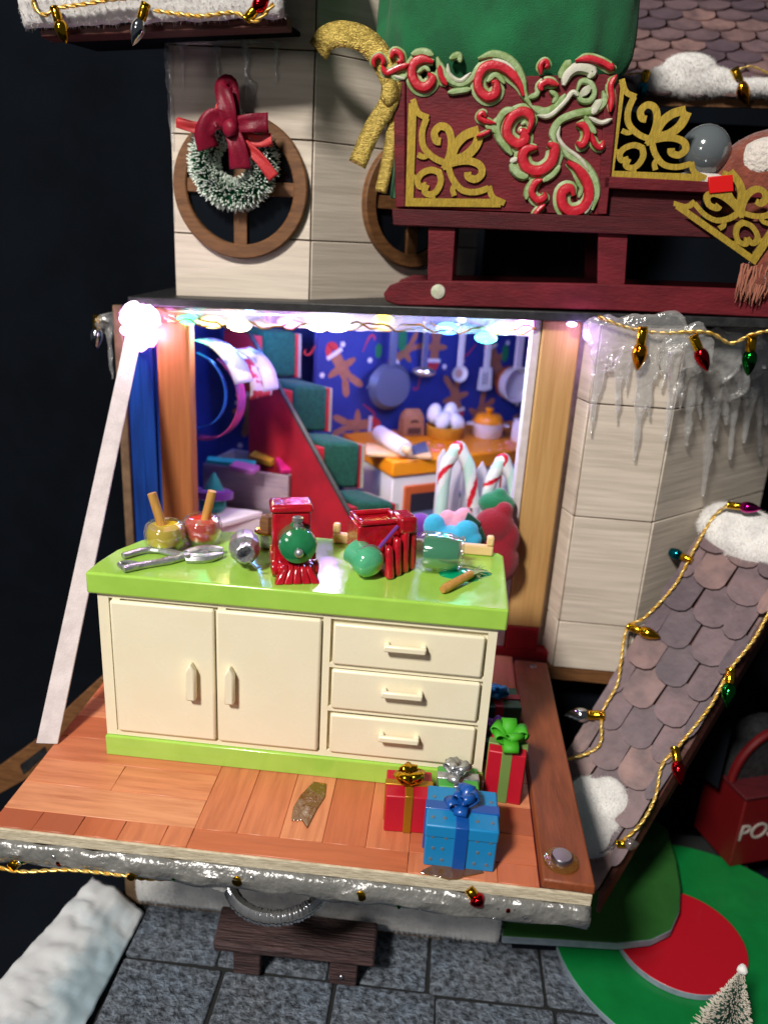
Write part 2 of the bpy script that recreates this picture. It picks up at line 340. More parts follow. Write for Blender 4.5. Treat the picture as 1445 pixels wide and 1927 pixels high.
    def stroke(s, path, w, h, X, base=0.0, taper=True, dome=True, n=5, closed=False):
        """a carved strip lying in the xy plane of X, standing h high: domed or flat on top"""
        pts = smooth_path(path, n, closed); k = len(pts); vs = []; fs = []
        ws = w if isinstance(w, (list, tuple)) else None
        prof = [(-1, 0), (-1, .45), (-.62, .9), (0, 1), (.62, .9), (1, .45), (1, 0)] if dome else [(-1, 0), (-1, 1), (1, 1), (1, 0)]
        q = len(prof)
        for i, p in enumerate(pts):
            if closed: t = pts[(i+1) % k]-pts[i-1]
            else: t = pts[min(i+1, k-1)]-pts[max(i-1, 0)]
            t.normalize(); nn = V((-t.y, t.x, 0)); f = i/(k-1)
            if ws:
                g = f*(len(ws)-1); a = int(min(g, len(ws)-2)); ww = ws[a]+(ws[a+1]-ws[a])*(g-a)
            else: ww = w*(min(1, .35+f*4, .35+(1-f)*4) if taper and not closed else 1)
            for (e, z) in prof: vs.append(p+nn*(e*ww/2)+V((0, 0, base+h*z)))
        for i in range(k-1 if not closed else k):
            i2 = (i+1) % k
            for j in range(q): fs.append((i*q+j, i*q+(j+1) % q, i2*q+(j+1) % q, i2*q+j))
        if not closed: fs += [tuple(range(q-1, -1, -1)), tuple(range((k-1)*q, k*q))]
        return s.add(vs, fs, X)
    def sheet(s, grid, X=None):
        h = len(grid); w = len(grid[0])
        return s.add([p for row in grid for p in row], [(i*w+j, i*w+j+1, (i+1)*w+j+1, (i+1)*w+j) for i in range(h-1) for j in range(w-1)], X)

WL = {}
def mkmesh(name, mb, mats, off, ang=40):
    me = bpy.data.meshes.new(name); me.from_pydata([v-off for v in mb.v], [], mb.f)
    for m in (mats if isinstance(mats, (list, tuple)) else [mats]): me.materials.append(m)
    me.polygons.foreach_set('material_index', mb.mi)
    me.polygons.foreach_set('use_smooth', [True]*len(mb.f)); me.set_sharp_from_angle(angle=math.radians(ang)); me.update()
    return me
def root(name, label, cat, loc, group=None, kind=None):
    o = bpy.data.objects.new(name, None); o.empty_display_size = .3; COL.objects.link(o); o.location = V(loc); WL[o] = V(loc)
    if label: o['label'] = label
    if cat: o['category'] = cat
    if group: o['group'] = group
    if kind: o['kind'] = kind
    return o
def part(name, mb, mats, par=None, bev=0, seg=2, label=None, cat=None, group=None, kind=None, ang=40, remesh=0, solid=0, sub=0, smooth=0):
    lo = V([min(p[i] for p in mb.v) for i in range(3)]); hi = V([max(p[i] for p in mb.v) for i in range(3)])
    c = (lo+hi)/2
    if par is None: c.z = lo.z
    me = mkmesh(name, mb, mats, c, ang)
    o = bpy.data.objects.new(name, me); COL.objects.link(o); WL[o] = c
    if par is not None: o.parent = par; o.location = c-WL[par]
    else: o.location = c
    if solid: md = o.modifiers.new('solid', 'SOLIDIFY'); md.thickness = solid; md.offset = 0
    if remesh: md = o.modifiers.new('union', 'REMESH'); md.mode = 'VOXEL'; md.voxel_size = remesh; md.use_smooth_shade = True
    if smooth: md = o.modifiers.new('smooth', 'SMOOTH'); md.iterations = smooth; md.factor = .6
    if sub: md = o.modifiers.new('sub', 'SUBSURF'); md.levels = sub; md.render_levels = sub
    if bev: md = o.modifiers.new('bevel', 'BEVEL'); md.width = bev; md.segments = seg; md.limit_method = 'ANGLE'; md.angle_limit = math.radians(35)
    for k, x in (('label', label), ('category', cat), ('group', group), ('kind', kind)):
        if x: o[k] = x
    return o
def dup(o, M4, group=None, label=None):      # a rigid copy of a thing and its parts
    c = o.copy(); COL.objects.link(c); c.matrix_basis = M4
    if label: c['label'] = label
    if group: c['group'] = group
    for ch in o.children:
        d = ch.copy(); COL.objects.link(d); d.parent = c
        for g in ch.children:
            e = g.copy(); COL.objects.link(e); e.parent = d
    return c

# ================================================================== SETTING
GZ = -8.0
g = []
for i in range(61):
    row = []
    for j in range(2):
        x = -34+i*1.35; row.append(V((x, 27+.35*math.sin(x*.55)+.25*math.sin(x*1.3+1), -9.6 if j == 0 else 40)))
    g.append(row)
part('backdrop', MB().sheet(g), M['cloth'], kind='structure')
part('ground', MB().box(-60, -40, -9.8, 80, 60, -9.5), M['cloth'], kind='structure')

# stone pavement: each paver a part
pav = part('pavement', MB().box(-1.35, -6.5, GZ-1.45, 21, 9.0, GZ-.12, ), M['joint'], kind='structure')
def paver(x0, y0, x1, y1, sk=0):
    j = .045; rnd = lambda: random.uniform(-.06, .06)
    b = [(x0+j+rnd(), y0+j+rnd()), (x1-j+rnd(), y0+j+rnd()), (x1-j+rnd(), y1-j+rnd()), (x0+j+rnd(), y1-j+rnd())]
    part('paving_stone', MB().hexa([(x, y, GZ-.2) for x, y in b], [(x, y, GZ+random.uniform(-.02, .02)) for x, y in b]), M['stone'], pav, bev=.09, seg=3)
pj = lambda px, py: P(px, py, z=GZ)
ya = pj(320, 1808).y; xa = pj(425, 1805).x
rows = [(-6.4, ya-3.6), (ya-3.6, ya), (ya, ya+3.4), (ya+3.4, ya+6.2)]
xs0 = [pj(215, 1840).x, xa, xa+3.5, xa+6.6, xa+10.2, xa+13.4, xa+17]
for k, (y0, y1) in enumerate(rows):
    off = [.4, 0, -.3, .8][k]
    for i in range(len(xs0)-1):
        paver(xs0[i]+(off if i else 0), y0+random.uniform(-.1, .1)*0, xs0[i+1]+off, y1)

# printed snow sheet rising at the left of the pavement
e0 = [pj(272, 1722), pj(235, 1790), pj(200, 1860), pj(160, 1940)]
g = []
for i in range(57):
    f = i/36; a = e0[0].lerp(e0[3], f)+V((0, 0, .06)); row = []
    b = P(175+(-185)*f, 1652+(205)*f, z=GZ+.75)
    for j in range(29):
        t = j/28; p = a.lerp(b, t); p.z += .3*math.sin(math.pi*t)*(.6+.5*noise.noise(V((i*.2, j*.1, 0))))+.14*abs(noise.noise(V((i*.16, j*.15, 5))))+.07*abs(noise.noise(V((i*.33, j*.28, 2))))
        row.append(p)
    g.append(row)
sn = part('snow_sheet', MB().sheet(g), M['snowprint'], label='crumpled sheet printed with a snowy landscape beside the stone paving', cat='printed sheet', solid=.012, ang=75)

# ================================================================== DOLLHOUSE
house = root('dollhouse', 'wooden Christmas dollhouse with pale plank walls, round windows and a fold-down kitchen floor', 'dollhouse', (6, 9, -8))
# --- fold-down floor
XL, XR, YF, YB = -1.6, 12.47, -3.12, 7.35
flap = part('folding_floor', MB().box(XL, YF+.02, -.34, XR, YB, -.035), M['card'], house, bev=.02)
part('floor_backing', MB().box(XL+.01, YF+.08, -.034, XR-.01, YB-.01, -.031), M['maroondark'], flap)
def board(x0, y0, x1, y1, ax):
    if x1 <= x0 or y1 <= y0: return
    j = .005
    part('floorboard', MB().box(x0+j, y0+j, -.05, x1-j, y1-j, random.uniform(-.004, .006)), M['pq%s%d' % (ax, random.choice([0, 0, 1, 1, 2, 2, 3, 4]))], flap, bev=.012, seg=1)
bx = [XL, 3.15, 8.3, 11.3]; by = [YF+.07, -2.42, 2.5, YB]
for a in range(3):
    for b in range(3):
        x0, x1, y0, y1 = bx[a], bx[a+1], by[b], by[b+1]; across = (a+b) % 2 == 1
        n = 5
        if across:
            if b == 1: ys = [y0+(y1-y0)*k/n for k in range(n+1)]
            elif b == 0: ys = [y0, y1]
            else: ys = [y0+k*.98 for k in range(5)]+[y1]
            for k in range(len(ys)-1):
                if (k+a) % 2 and b: xm = x0+(x1-x0)*random.uniform(.3, .7); board(x0, ys[k], xm, ys[k+1], 'x'); board(xm, ys[k], x1, ys[k+1], 'x')
                else: board(x0, ys[k], x1, ys[k+1], 'x')
        else:
            w = 1.03; k = 0; x = x0
            while x < x1-.02:
                x2 = min(x+w, x1); x2 = x1 if x1-x2 < .15 else x2; board(x, y0, x2, y1, 'y'); x = x2
part('side_trim', MB().hexa([(11.32, YF+.06, -.02), (12.52, YF+.02, -.02), (12.42, 6.75, -.02), (11.3, 6.75, -.02)], [(11.34, YF+.07, .24), (12.5, YF+.03, .24), (12.40, 6.72, .24), (11.32, 6.72, .24)]), M['trim'], flap, bev=.05)
bp_ = P(1056, 1617, z=.3)
part('bolt', MB().lathe([(.3, 0), (.29, .05), (.25, .06), (.25, .16), (.22, .2), (0, .205)], 18, T(bp_.x, bp_.y, .235)), M['bolt'], flap)
part('glue_ring', MB().lathe([(.42, 0), (.4, .05), (.3, .07), (0, .07)], 18, T(bp_.x, bp_.y, .236)), M['stain'], flap)
bq = P(1005, 1265, z=.25)
part('bolt', MB().lathe([(.12, 0), (.1, .03), (0, .035)], 12, T(11.9, 6.4, .24)), M['bolt'], flap)
# --- hinge step and inner floor
part('threshold', MB().box(-1.9, 7.42, -.5, 12.6, 7.9, .28), M['stairred'], house, bev=.05)
part('kitchen_floor', MB().box(-2.2, 7.92, -.5, 16, 20.4, .02), M['trim'], house)
# --- roof terrace board (black)
A0, A1 = P(240, 558, y=7.4), P(1445, 600, y=6.85)
tdir = (A1-A0); tdir.z = 0; tdir.normalize(); tsl = (A1.z-A0.z)/((A1-A0).xy.length); tn = V((tdir.y, -tdir.x, 0))          # tn points to the viewer
A2 = A0+(tdir+V((0, 0, tsl)))*24; dn = V((0, 0, -.28)); A3 = V((A2.x, 21, A2.z)); A4 = V((A0.x-.1, 21, A0.z))
part('roof_terrace', MB().hexa([A0+dn, A2+dn, A3+dn, A4+dn], [A0, A2, A3, A4]), M['black'], house, bev=.04)
lx0_ = P(1062, 1100, y=7.15).x-.02
bzz = lambda x: A0.z-.28+tsl*(x-A0.x)
M['postdark'] = mat('orange pine post', 'a9683a', .6, col2='8c5028', vs=1.4, stretch=(6, 6, .25), bump=.2, bs=4, contrast=(.3, .8))
# --- left edge: cardboard, blue jamb, pine post
part('wall_edge', MB().box(-2.5, 7.7, -.4, -2.2, 8.0, 11.0), M['base'], house, bev=.03)
part('blue_jamb', MB().box(-2.2, 7.85, .02, -1.05, 8.1, 11.0), M['navy'], house)
part('blue_strip', MB().box(-1.72, 7.72, .02, -1.25, 7.85, 11.0), M['navy'], house, bev=.1)
part('door_post', MB().box(-1.04, 7.45, .28, .05, 8.1, bzz(-1)), M['postdark'], house, bev=.12, seg=3)
part('door_post', MB().box(11.0, 7.4, 1.15, 12.15, 8.1, bzz(11.0)), M['postwood'], house, bev=.06)
part('wall_return', MB().box(12.16, 7.95, .0, lx0_, 8.2, bzz(12)), M['plank'], house)
part('post_foot', MB().box(11.02, 7.4, .28, 12.1, 8.05, 1.15), M['stairred'], house, bev=.03)
part('inner_jamb', MB().box(10.72, 7.5, .28, 10.98, 8.4, bzz(10.7)), M['strap'], house, bev=.03)
# --- plank walls
def wall(p0, p1, z0, z1, cuts, th=.25, name='wall'):
    p0 = V((p0[0], p0[1], 0)); p1 = V((p1[0], p1[1], 0)); d = (p1-p0).normalized(); nrm = V((d.y, -d.x, 0))
    w = part(name, MB().hexa([p0+V((0, 0, z0)), p1+V((0, 0, z0)), p1-nrm*th+V((0, 0, z0)), p0-nrm*th+V((0, 0, z0))],
        [p0+V((0, 0, z1)), p1+V((0, 0, z1)), p1-nrm*th+V((0, 0, z1)), p0-nrm*th+V((0, 0, z1))]), M['base'], house)
    zz = [z0]+cuts+[z1]
    for a, b in zip(zz[:-1], zz[1:]):
        j = .022
        q = [p0+nrm*.001, p1+nrm*.001]; fr = [p0+nrm*.07, p1+nrm*.07]
        part('plank', MB().hexa([q[0]+V((0, 0, a+j)), fr[0]+V((0, 0, a+j)), fr[1]+V((0, 0, a+j)), q[1]+V((0, 0, a+j))],
            [q[0]+V((0, 0, b-j)), fr[0]+V((0, 0, b-j)), fr[1]+V((0, 0, b-j)), q[1]+V((0, 0, b-j))]), M['plank'], w, bev=.015, seg=1)
    return w
UY = 8.5
ux0 = P(333, 540, y=UY).x; ux1 = P(583, 500, y=UY).x
cz = [P(455, 445, y=UY).z, P(455, 258, y=UY).z, P(455, 90, y=UY).z]
wu = wall((ux0, UY), (ux1, UY), 11.2, 21, cz)
wu2 = wall((ux1+.02, UY+.01), (ux1+5.2, UY+4.4), 11.3, 21, cz)
part('wall', MB().hexa([(ux0, UY+.26, 11.3), (ux0+.2, UY+.26, 11.3), (ux0-.9, UY+6, 11.3), (ux0-1.1, UY+6, 11.3)], [(ux0, UY+.26, 21), (ux0+.2, UY+.26, 21), (ux0-.9, UY+6, 21), (ux0-1.1, UY+6, 21)]), M['base'], house)
LY = 7.15
lx0 = P(1085, 900, y=LY).x; lx1 = P(1222, 1000, y=LY).x
lx0 = P(1062, 1100, y=LY).x
cz2 = [P(1120, 1173, y=LY).z, P(1140, 975, y=LY).z, P(1160, 762, y=LY).z]
wl = wall((lx0, LY), (lx1, LY), -.1, 11.47, cz2)
wall((lx1+.02, LY+.01), (lx1+5, LY+4.6), -.1, 11.47, cz2)
wall((lx0-.26, LY+.75), (lx0-.01, LY+.0), -.1, 11.47, cz2, th=.1)
part('base_plate', MB().box(lx0-.3, LY-.1, -.55, lx1+.3, 16, -.12), M['framewood'], house)
part('house_base', MB().box(-1.0, 2.6, -8.0, 9.6, 20, -6.9), M['base'], house)
part('house_core', MB().box(0.5, 8.2, -6.9, 18, 20, -.56), M['cloth'], house)
# --- kitchen shell with wallpaper
cu = V((.835, .55, 0)); cv = V((-.55, .835, 0)); CC = V((6.46, 11.87, 0))
W0 = CC+cv*4.75
def wseg(p, q, z0=0, z1=11.0, th=.15, name='papered_wall'):
    p = V(p); q = V(q); d = (q-p).normalized(); n = V((d.y, -d.x, 0))
    return part(name, MB().hexa([p, q, q-n*th, p-n*th], [x+V((0, 0, z1)) for x in (p, q, q-n*th, p-n*th)]), M['wallpaper'], house)
wb = wseg(W0+cu*-1.3, W0+cu*9.5)
wseg((-2.2, 18.3, 0), (2.6, 18.3, 0)); wseg((-2.15, 8.2, 0), (-2.1, 18.2, 0)); wseg(W0+cu*-1.32+V((0, 2.6, 0)), W0+cu*-1.32)
wseg(W0+cu*9.5, (15.0, 8.3, 0))
WF = frame(W0+V((0, 0, 0))-cv*.004, cu, (0, 0, 1))      # wallpaper plane, x along, y up, z toward the room
def onwall(px, py): 
    p = PP(px, py, W0, cv); q = p-W0; return (q.dot(cu), q.z)
def ginger(mb, c, s, a, X):
    R = lambda x, y: (c[0]+s*(x*math.cos(a)-y*math.sin(a)), c[1]+s*(x*math.sin(a)+y*math.cos(a)))
    mb.m = 0
    mb.stroke([R(-.12, .72), R(.12, .72)], .5*s, .010, X, dome=False, taper=False, n=3)
    mb.stroke([R(0, .95), R(.0, .5)], .42*s, .0105, X, dome=False)
    mb.stroke([R(0, .55), R(0, -.15)], .42*s, .011, X, dome=False, taper=False)
    mb.stroke([R(-.62, .3), R(0, .32), R(.62, .3)], .27*s, .0115, X, dome=False)
    mb.stroke([R(-.38, -.75), R(-.08, -.1)], .27*s, .012, X, dome=False)
    mb.stroke([R(.38, -.75), R(.08, -.1)], .27*s, .0125, X, dome=False)
    mb.m = 1; mb.stroke([R(-.25, .95), R(0, 1.25), R(.2, 1.0)], .26*s, .0135, X, dome=False)
    mb.m = 2; mb.stroke([R(-.34, .9), R(.34, .9)], .15*s, .0145, X, dome=False, taper=False)
def cane2(mb, c, s, a, X):
    R = lambda x, y: (c[0]+s*(x*math.cos(a)-y*math.sin(a)), c[1]+s*(x*math.sin(a)+y*math.cos(a)))
    mb.m = 1; mb.stroke([R(0, -.6), R(0, .3), R(.15, .55), R(.35, .5), R(.4, .3)], .09*s, .012, X, dome=False)
def star(mb, c, s, X, m=2):
    mb.m = m
    for k in range(3):
        a = k*math.pi/3+.2; mb.stroke([(c[0]-s*math.cos(a), c[1]-s*math.sin(a)), (c[0]+s*math.cos(a), c[1]+s*math.sin(a))], s*.5, .012+.001*k, X, dome=False)
PM = [M['ginger'], M['printred'], M['printwhite'], M['printgreen']]
for (px, py, s, a) in ((650, 705, 1.15, .55), (658, 800, 1.1, -1.6), (855, 735, 1.1, 3.4), (820, 640, 1.0, 3.1), (935, 690, 1.1, .5), (770, 655, .9, 2.2), (905, 770, 1, 2.6), (985, 790, 1, .3)):
    mb = MB(); ginger(mb, onwall(px, py), s, a, WF); part('gingerbread_print', mb, PM, wb)
for (px, py, s, a) in ((590, 655, .7, 2.6), (690, 645, .7, -.4), (695, 770, .7, -2.2), (788, 720, .6, 3.0), (885, 660, .7, 2.4)): mb = MB(); cane2(mb, onwall(px, py), s, a, WF); part('candy_cane_print', mb, PM, wb)
for (px, py) in ((645, 648), (696, 678), (606, 706), (836, 690), (955, 645), (700, 715), (870, 680), (760, 700)): mb = MB(); star(mb, onwall(px, py), .13, WF); part('snowflake_print', mb, PM, wb)
for (px, py, s) in ((757, 640, .45), (950, 665, .4), (712, 660, .3)):
    mb = MB(); mb.m = 3; c = onwall(px, py); mb.stroke([(c[0], c[1]-s), (c[0], c[1]+s)], s*.9, .0155, WF, dome=False); part('pine_print', mb, PM, wb)
LF = frame(V((-2.2, 18.28, 0)), (1, 0, 0), (0, 0, 1))
q = P(470, 785, y=18.28); mb = MB(); ginger(mb, (q.x+2.2, q.z), 1.2, .2, LF); part('gingerbread_print', mb, PM, wb)
for (px, py) in ((462, 745), (447, 758), (452, 838), (475, 700)): mb = MB(); q = P(px, py, y=18.28); star(mb, (q.x+2.2, q.z), .13, LF); part('snowflake_print', mb, PM, wb)

# --- round windows
def round_window(c, d, nrm, R=2.08):
    X = frame(c, d, (0, 0, 1)); w = part('round_window', MB().lathe([(R-.02, 0), (R-.02, .03), (0, .03)], 48, X), M['pane'], house)
    mb = MB(); n = 56; prof = [(R-.42, .03), (R-.42, .2), (R-.38, .24), (R-.04, .24), (R, .2), (R, -.0)]; vs = []; fs = []
    for i in range(n):
        a = 2*math.pi*i/n
        for (r, z) in prof: vs.append((r*math.cos(a), r*math.sin(a), z))
    k = len(prof)
    for i in range(n):
        for j in range(k-1): fs.append((i*k+j, i*k+j+1, ((i+1) % n)*k+j+1, ((i+1) % n)*k+j))
    mb.add(vs, fs, X); part('frame', mb, M['framewood'], w)
    part('muntin', MB().box(-.21, -R+.35, .035, .21, R-.35, .17, X), M['framewood'], w, bev=.02)
    part('muntin', MB().box(-R+.35, -.2, .034, R-.35, .2, .166, X), M['framewood'], w, bev=.02)
    return w
c1 = P(455, 353, y=UY-.08)
round_window(c1, (1, 0, 0), None)
d2 = V((5.2, 4.4, 0)).normalized(); n2 = V((d2.y, -d2.x, 0))
o2 = V((ux1, UY, 0))+n2*.08; c2 = PP(775, 385, o2, n2)
round_window(c2, d2, n2, 2.0)

# --- top left eave with snow
e = root('snowy_eave', 'snow covered roof edge with dark wood underside at the top left', 'roof edge', P(300, 30, y=5.6))
ea, eb = P(78, 70, y=6.0), P(540, 50, y=6.3)
part('fascia', MB().hexa([ea, eb, eb+V((0, .7, 0)), ea+V((0, .7, 0))], [ea+V((-.05, -.02, .2)), eb+V((0, -.02, .28)), eb+V((0, .7, .28)), ea+V((0, .7, .2))]), M['eavewood'], e, bev=.03)
part('shade_sheet', MB().prism([ea+V((.1, .72, .08)), eb+V((-.05, .72, .08)), eb+V((-.05, 3.4, .3)), ea+V((.1, 3.4, .3))], V((0, 0, .1))), M['cloth'], e)  # added black sheet: keeps the wall top shaded and reads as dark background
g = []
for i in range(41):
    f = i/40; a = ea.lerp(eb, f)+V((-.35+.3*f, -.05, .2)); row = []
    for j in range(10):
        t = j/9; n_ = noise.noise(V((i*.35, j*.6, 1)))
        row.append(a+V((.04*n_, -.05-.38*math.sin(min(1, t*1.6)*math.pi/2)*(.9+.3*n_)+1.4*max(0, t-.55), 1.9*t+.1*n_)))
    g.append(row)
part('snow', MB().sheet(g), M['felt'], e, solid=.2)
part('added_shade_slab', MB().prism([(-3, 7.4, 20.5), (2.6, 6.2, 20.5), (4.6, 7.0, 20.5), (5.2, 15, 20.5), (-3, 15, 20.5)], (0, 0, .3)), M['eavewood'], house)  # unseen slab added above the view to shade the turned upper wall
# --- upper right roof with shingles
def shingles(par, O, U, D, width, rows, tw, th, name='shingle', lift=.05, clip=None, off0=0):
    U = V(U).normalized(); D = V(D); D = (D-U*D.dot(U)).normalized(); N = U.cross(D)
    if N.z < 0 and abs(N.z) > .05: N = -N
    ms = []
    for k in range(5):
        mb = MB(); w = tw/2-.02; L = th*1.28; pts = [(-w, 0), (-w, L-.28*tw)]
        for a in range(7):
            q = math.pi*(1-a/6); pts.append((w*math.cos(q), L-.28*tw+.34*tw*math.sin(q)))
        pts += [(w, 0)]
        mb.prism([(x, y, 0) for x, y in pts], (0, 0, .07)); ms.append(mkmesh(name, mb, M['sh%d' % k], V((0, 0, 0))))
    R3 = Matrix((U, D, U.cross(D))).transposed()
    sgn = 1 if U.cross(D).dot(N) > 0 else -1
    for r in range(rows):
        n = int(width/tw)+2
        for i in range(n):
            u = (i-.5)*tw+((r % 2)*.5)*tw+random.uniform(-.03, .03)*tw+off0
            if u-tw*.5 > width-.02+tw*.0 or u < -tw*.1: continue
            c = O+U*u+D*(r*th)+N*(.05+.015*random.random())
            if clip and not clip(c): continue
            o = bpy.data.objects.new(name, random.choice(ms)); COL.objects.link(o); o.parent = par
            sc = 1.0
            if u+tw*.5 > width: sc = max(.35, (width-u+tw*.5)/tw); c = c-U*(tw*(1-sc)/2)
            elif u-tw*.5 < 0: sc = max(.35, (u+tw*.5)/tw); c = c+U*(tw*(1-sc)/2)
            tilt = Matrix.Rotation((.13+random.uniform(-.03, .04))*sgn, 3, 'X') @ Matrix.Rotation(random.uniform(-.05, .05), 3, 'Z')
            m3 = (R3 @ tilt @ Matrix.Diagonal((sc, 1, sgn))).to_4x4()
            m3.translation = c+N*.06-WL[par]; o.matrix_basis = m3
    return N
ry = 13.0
ra, rb = P(1120, 178, y=ry), P(1500, 186, y=ry+.2)
rU = (rb-ra).normalized(); rUp = V((0, 2.6, 2.4)).normalized()
rl = 6.5
up_roof = part('tiled_roof', MB().prism([ra, rb+rU*2, rb+rU*2+rUp*rl, ra+rUp*rl], V((0, .17, -.2))), M['eavewood'], house)
shingles(up_roof, ra+rUp*rl, rU, -rUp, 9.6, 11, 1.2, .6)
part('eave_board', MB().prism([ra+V((0, -.05, -.3)), rb+rU*2+V((0, -.05, -.3)), rb+rU*2+V((0, -.05, -.02)), ra+V((0, -.05, -.02))], V((0, .2, 0))), M['framewood'], house)
part('wall', MB().box(9.2, 14.3, 11.3, 14.6, 14.6, ra.z-.3), M['wallred'], house)
part('wall', MB().box(14.7, 16.2, 11.3, 26, 16.5, ra.z-.3), M['cloth'], house)
# --- lower right tiled porch roof
At, Ab = P(1352, 945, y=9.0), P(1018, 1500, y=4.3)
Dp = (Ab-At).normalized(); Lp = (Ab-At).length
tA = (P(1180, 1190, y=1)-CAM)  # direction to the row on the left edge
best = min((abs((CAM+tA*t-At).cross(Dp).length), t) for t in [k*.002 for k in range(400, 2600)])
Am = CAM+tA*best[1]
Bm = P(1352, 1246, z=Am.z)
Wp = Bm-Am; Wp = Wp-Dp*Wp.dot(Dp); wp = Wp.length; Up = Wp.normalized(); Np = Up.cross(Dp)
if Np.z < 0: Np = -Np
Lr = Lp+1.3
porch = part('tiled_porch_roof', MB().prism([At+Dp*.35, At+Dp*.35+Up*wp, At+Dp*Lr+Up*wp, At+Dp*Lr], -Np*.3), M['eavewood'], house, bev=.03)
shingles(porch, At+Dp*.35, Up, Dp, wp, 11, wp/2.7, (Lr-.5)/11)
part('porch_side', MB().prism([At+Dp*.35+Up*(wp+.03), At+Dp*Lr+Up*(wp+.03), At+Dp*Lr+Up*(wp+.03)-V((0, 0, .7)), At+Dp*.35+Up*(wp+.03)-V((0, 0, .7))], Up*.12), M['eavewood'], house)
part('porch_wall', MB().hexa([At+Dp*1.2+V((.6, .5, -9)), At+Dp*1.2+Up*(wp-.3)+V((0, .5, -9)), At+Up*(wp-.3)+V((0, 1.8, -9)), At+V((.6, 1.8, -9))],
   [At+Dp*1.2+V((.6, .5, -1.7)), At+Dp*1.2+Up*(wp-.3)+V((0, .5, -1.7)), At+Up*(wp-.3)+V((0, 1.8, -.6)), At+V((.6, 1.8, -.6))]), M['cloth'], house)
# second slope of the porch roof, falling away to the right of the ridge
ri0, ri1 = At-Dp*1.5+Up*(wp+.16), At+Dp*(Lr*.60)+Up*(wp+.16)
Sd = (V((Up.x, Up.y, 0)).normalized()*-.1+V((0, .1, -1.0))).normalized(); Sl = 3.0
side = part('tiled_roof_side', MB().prism([ri0, ri1, ri1+Sd*(Sl-.4), ri0+Sd*(Sl+.6)], Dp.cross(Sd).normalized()*-.2), M['eavewood'], house)
nS = Dp.cross(Sd)
nS = nS if nS.dot(CAM-ri0) > 0 else -nS
shingles(side, ri0+nS*.03, Dp, Sd, (ri1-ri0).length-.2, 4, .95, .62)

# ================================================================== WHITE STRAP
a, b = P(92, 1400, z=.03), P(258, 600, y=7.2)
dirs = (b-a).normalized(); sd = V((.24, .03, 0)); tk = V((.02, -.05, 0))
part('hanging_strap', MB().hexa([a-sd+V((-.1, 0, .0)), a+sd, a+sd+V((.0, .07, 0)), a-sd+V((-.1, .07, 0))], [b-sd, b+sd, b+sd+V((0, .07, 0)), b-sd+V((0, .07, 0))]), M['strap'],
     label='long white strap holding up the left side of the folding floor', cat='strap', bev=.015)

# ================================================================== KITCHEN CABINET
H = 4.8; TOP = 5.38
cab = root('kitchen_cabinet', 'cream toy kitchen cabinet with lime green countertop, two doors and three drawers', 'cabinet', (5, 1.7, 0))
mb = MB(); mb.box(0, .12, .0, 10, 3.4, H)
part('carcass', mb, M['cream'], cab, bev=.03)
part('face_frame', MB().box(0, 0, .62, .28, .12, H).box(5.74, .0, .62, 5.92, .12, H).box(9.78, 0, .62, 10, .12, H).box(.28, .002, 4.68, 5.74, .12, H).box(5.92, .002, 4.66, 9.78, .12, H)
     .box(.28, .002, .62, 5.74, .12, .76).box(5.92, .002, .62, 9.78, .12, .8).box(5.92, .004, 3.3, 9.78, .12, 3.42).box(5.92, .004, 2.02, 9.78, .12, 2.14), M['cream'], cab)
part('plinth', MB().box(-.03, -.08, .0, 10.03, 3.3, .6), M['lime'], cab, bev=.03)
poly = [(-.22, -.12), (10.2, -.12), (10.24, 3.3), (10.1, 3.5), (3.3, 3.52), (1.9, 3.28), (.95, 2.85), (.3, 2.2), (-.06, 1.4), (-.2, .5)]
part('countertop', MB().prism([(x, y, H) for x, y in poly], (0, 0, TOP-H)), M['lime'], cab, bev=.06, seg=3)
for (x0, x1, hx) in ((.33, 3.0, 2.42), (3.04, 5.7, 3.42)):
    d = part('door', MB().box(x0, -.1, .8, x1, .06, 4.64), M['cream'], cab, bev=.07, seg=3)
    part('handle', MB().prism([(hx-.13, -.1, 2.1), (hx+.13, -.1, 2.1), (hx+.13, -.1, 2.95), (hx, -.1, 3.18), (hx-.13, -.1, 2.95)], (0, -.24, 0)), M['cream'], d, bev=.05, seg=2)
    part('hinge_pin', MB().box(x0+.05, -.02, 4.642, x0+.25, .05, 4.675), M['cream'], d); part('hinge_pin', MB().box(x1-.3, -.02, .765, x1-.1, .05, .798), M['cream'], d)
for (z0, z1) in ((3.44, 4.58), (2.16, 3.28), (.82, 1.98)):
    d = part('drawer', MB().box(6.0, -.1, z0, 9.72, .05, z1), M['cream'], cab, bev=.06, seg=3)
    zc = z1-.42; p = [(7.32, -.08, zc), (7.32, -.36, zc), (8.28, -.36, zc), (8.28, -.08, zc)]
    part('handle', MB().box(7.28, -.38, zc-.09, 8.32, -.26, zc+.09).box(7.28, -.27, zc-.085, 7.42, -.09, zc+.085).box(8.18, -.27, zc-.085, 8.32, -.09, zc+.085), M['cream'], d, bev=.045, seg=2)
ra_, rb_ = P(628, 1030, z=TOP), P(922, 1056, z=TOP)
rx0, rx1 = ra_.x-.08, rb_.x+.08
part('back_rail', MB().box(rx0, 3.12, TOP, rx1, 3.34, TOP+.3).box(rx0, 3.115, TOP+.3, rx0+.2, 3.345, TOP+.58).box(rx1-.2, 3.115, TOP+.3, rx1, 3.345, TOP+.58), M['rail'], cab, bev=.05, seg=2)

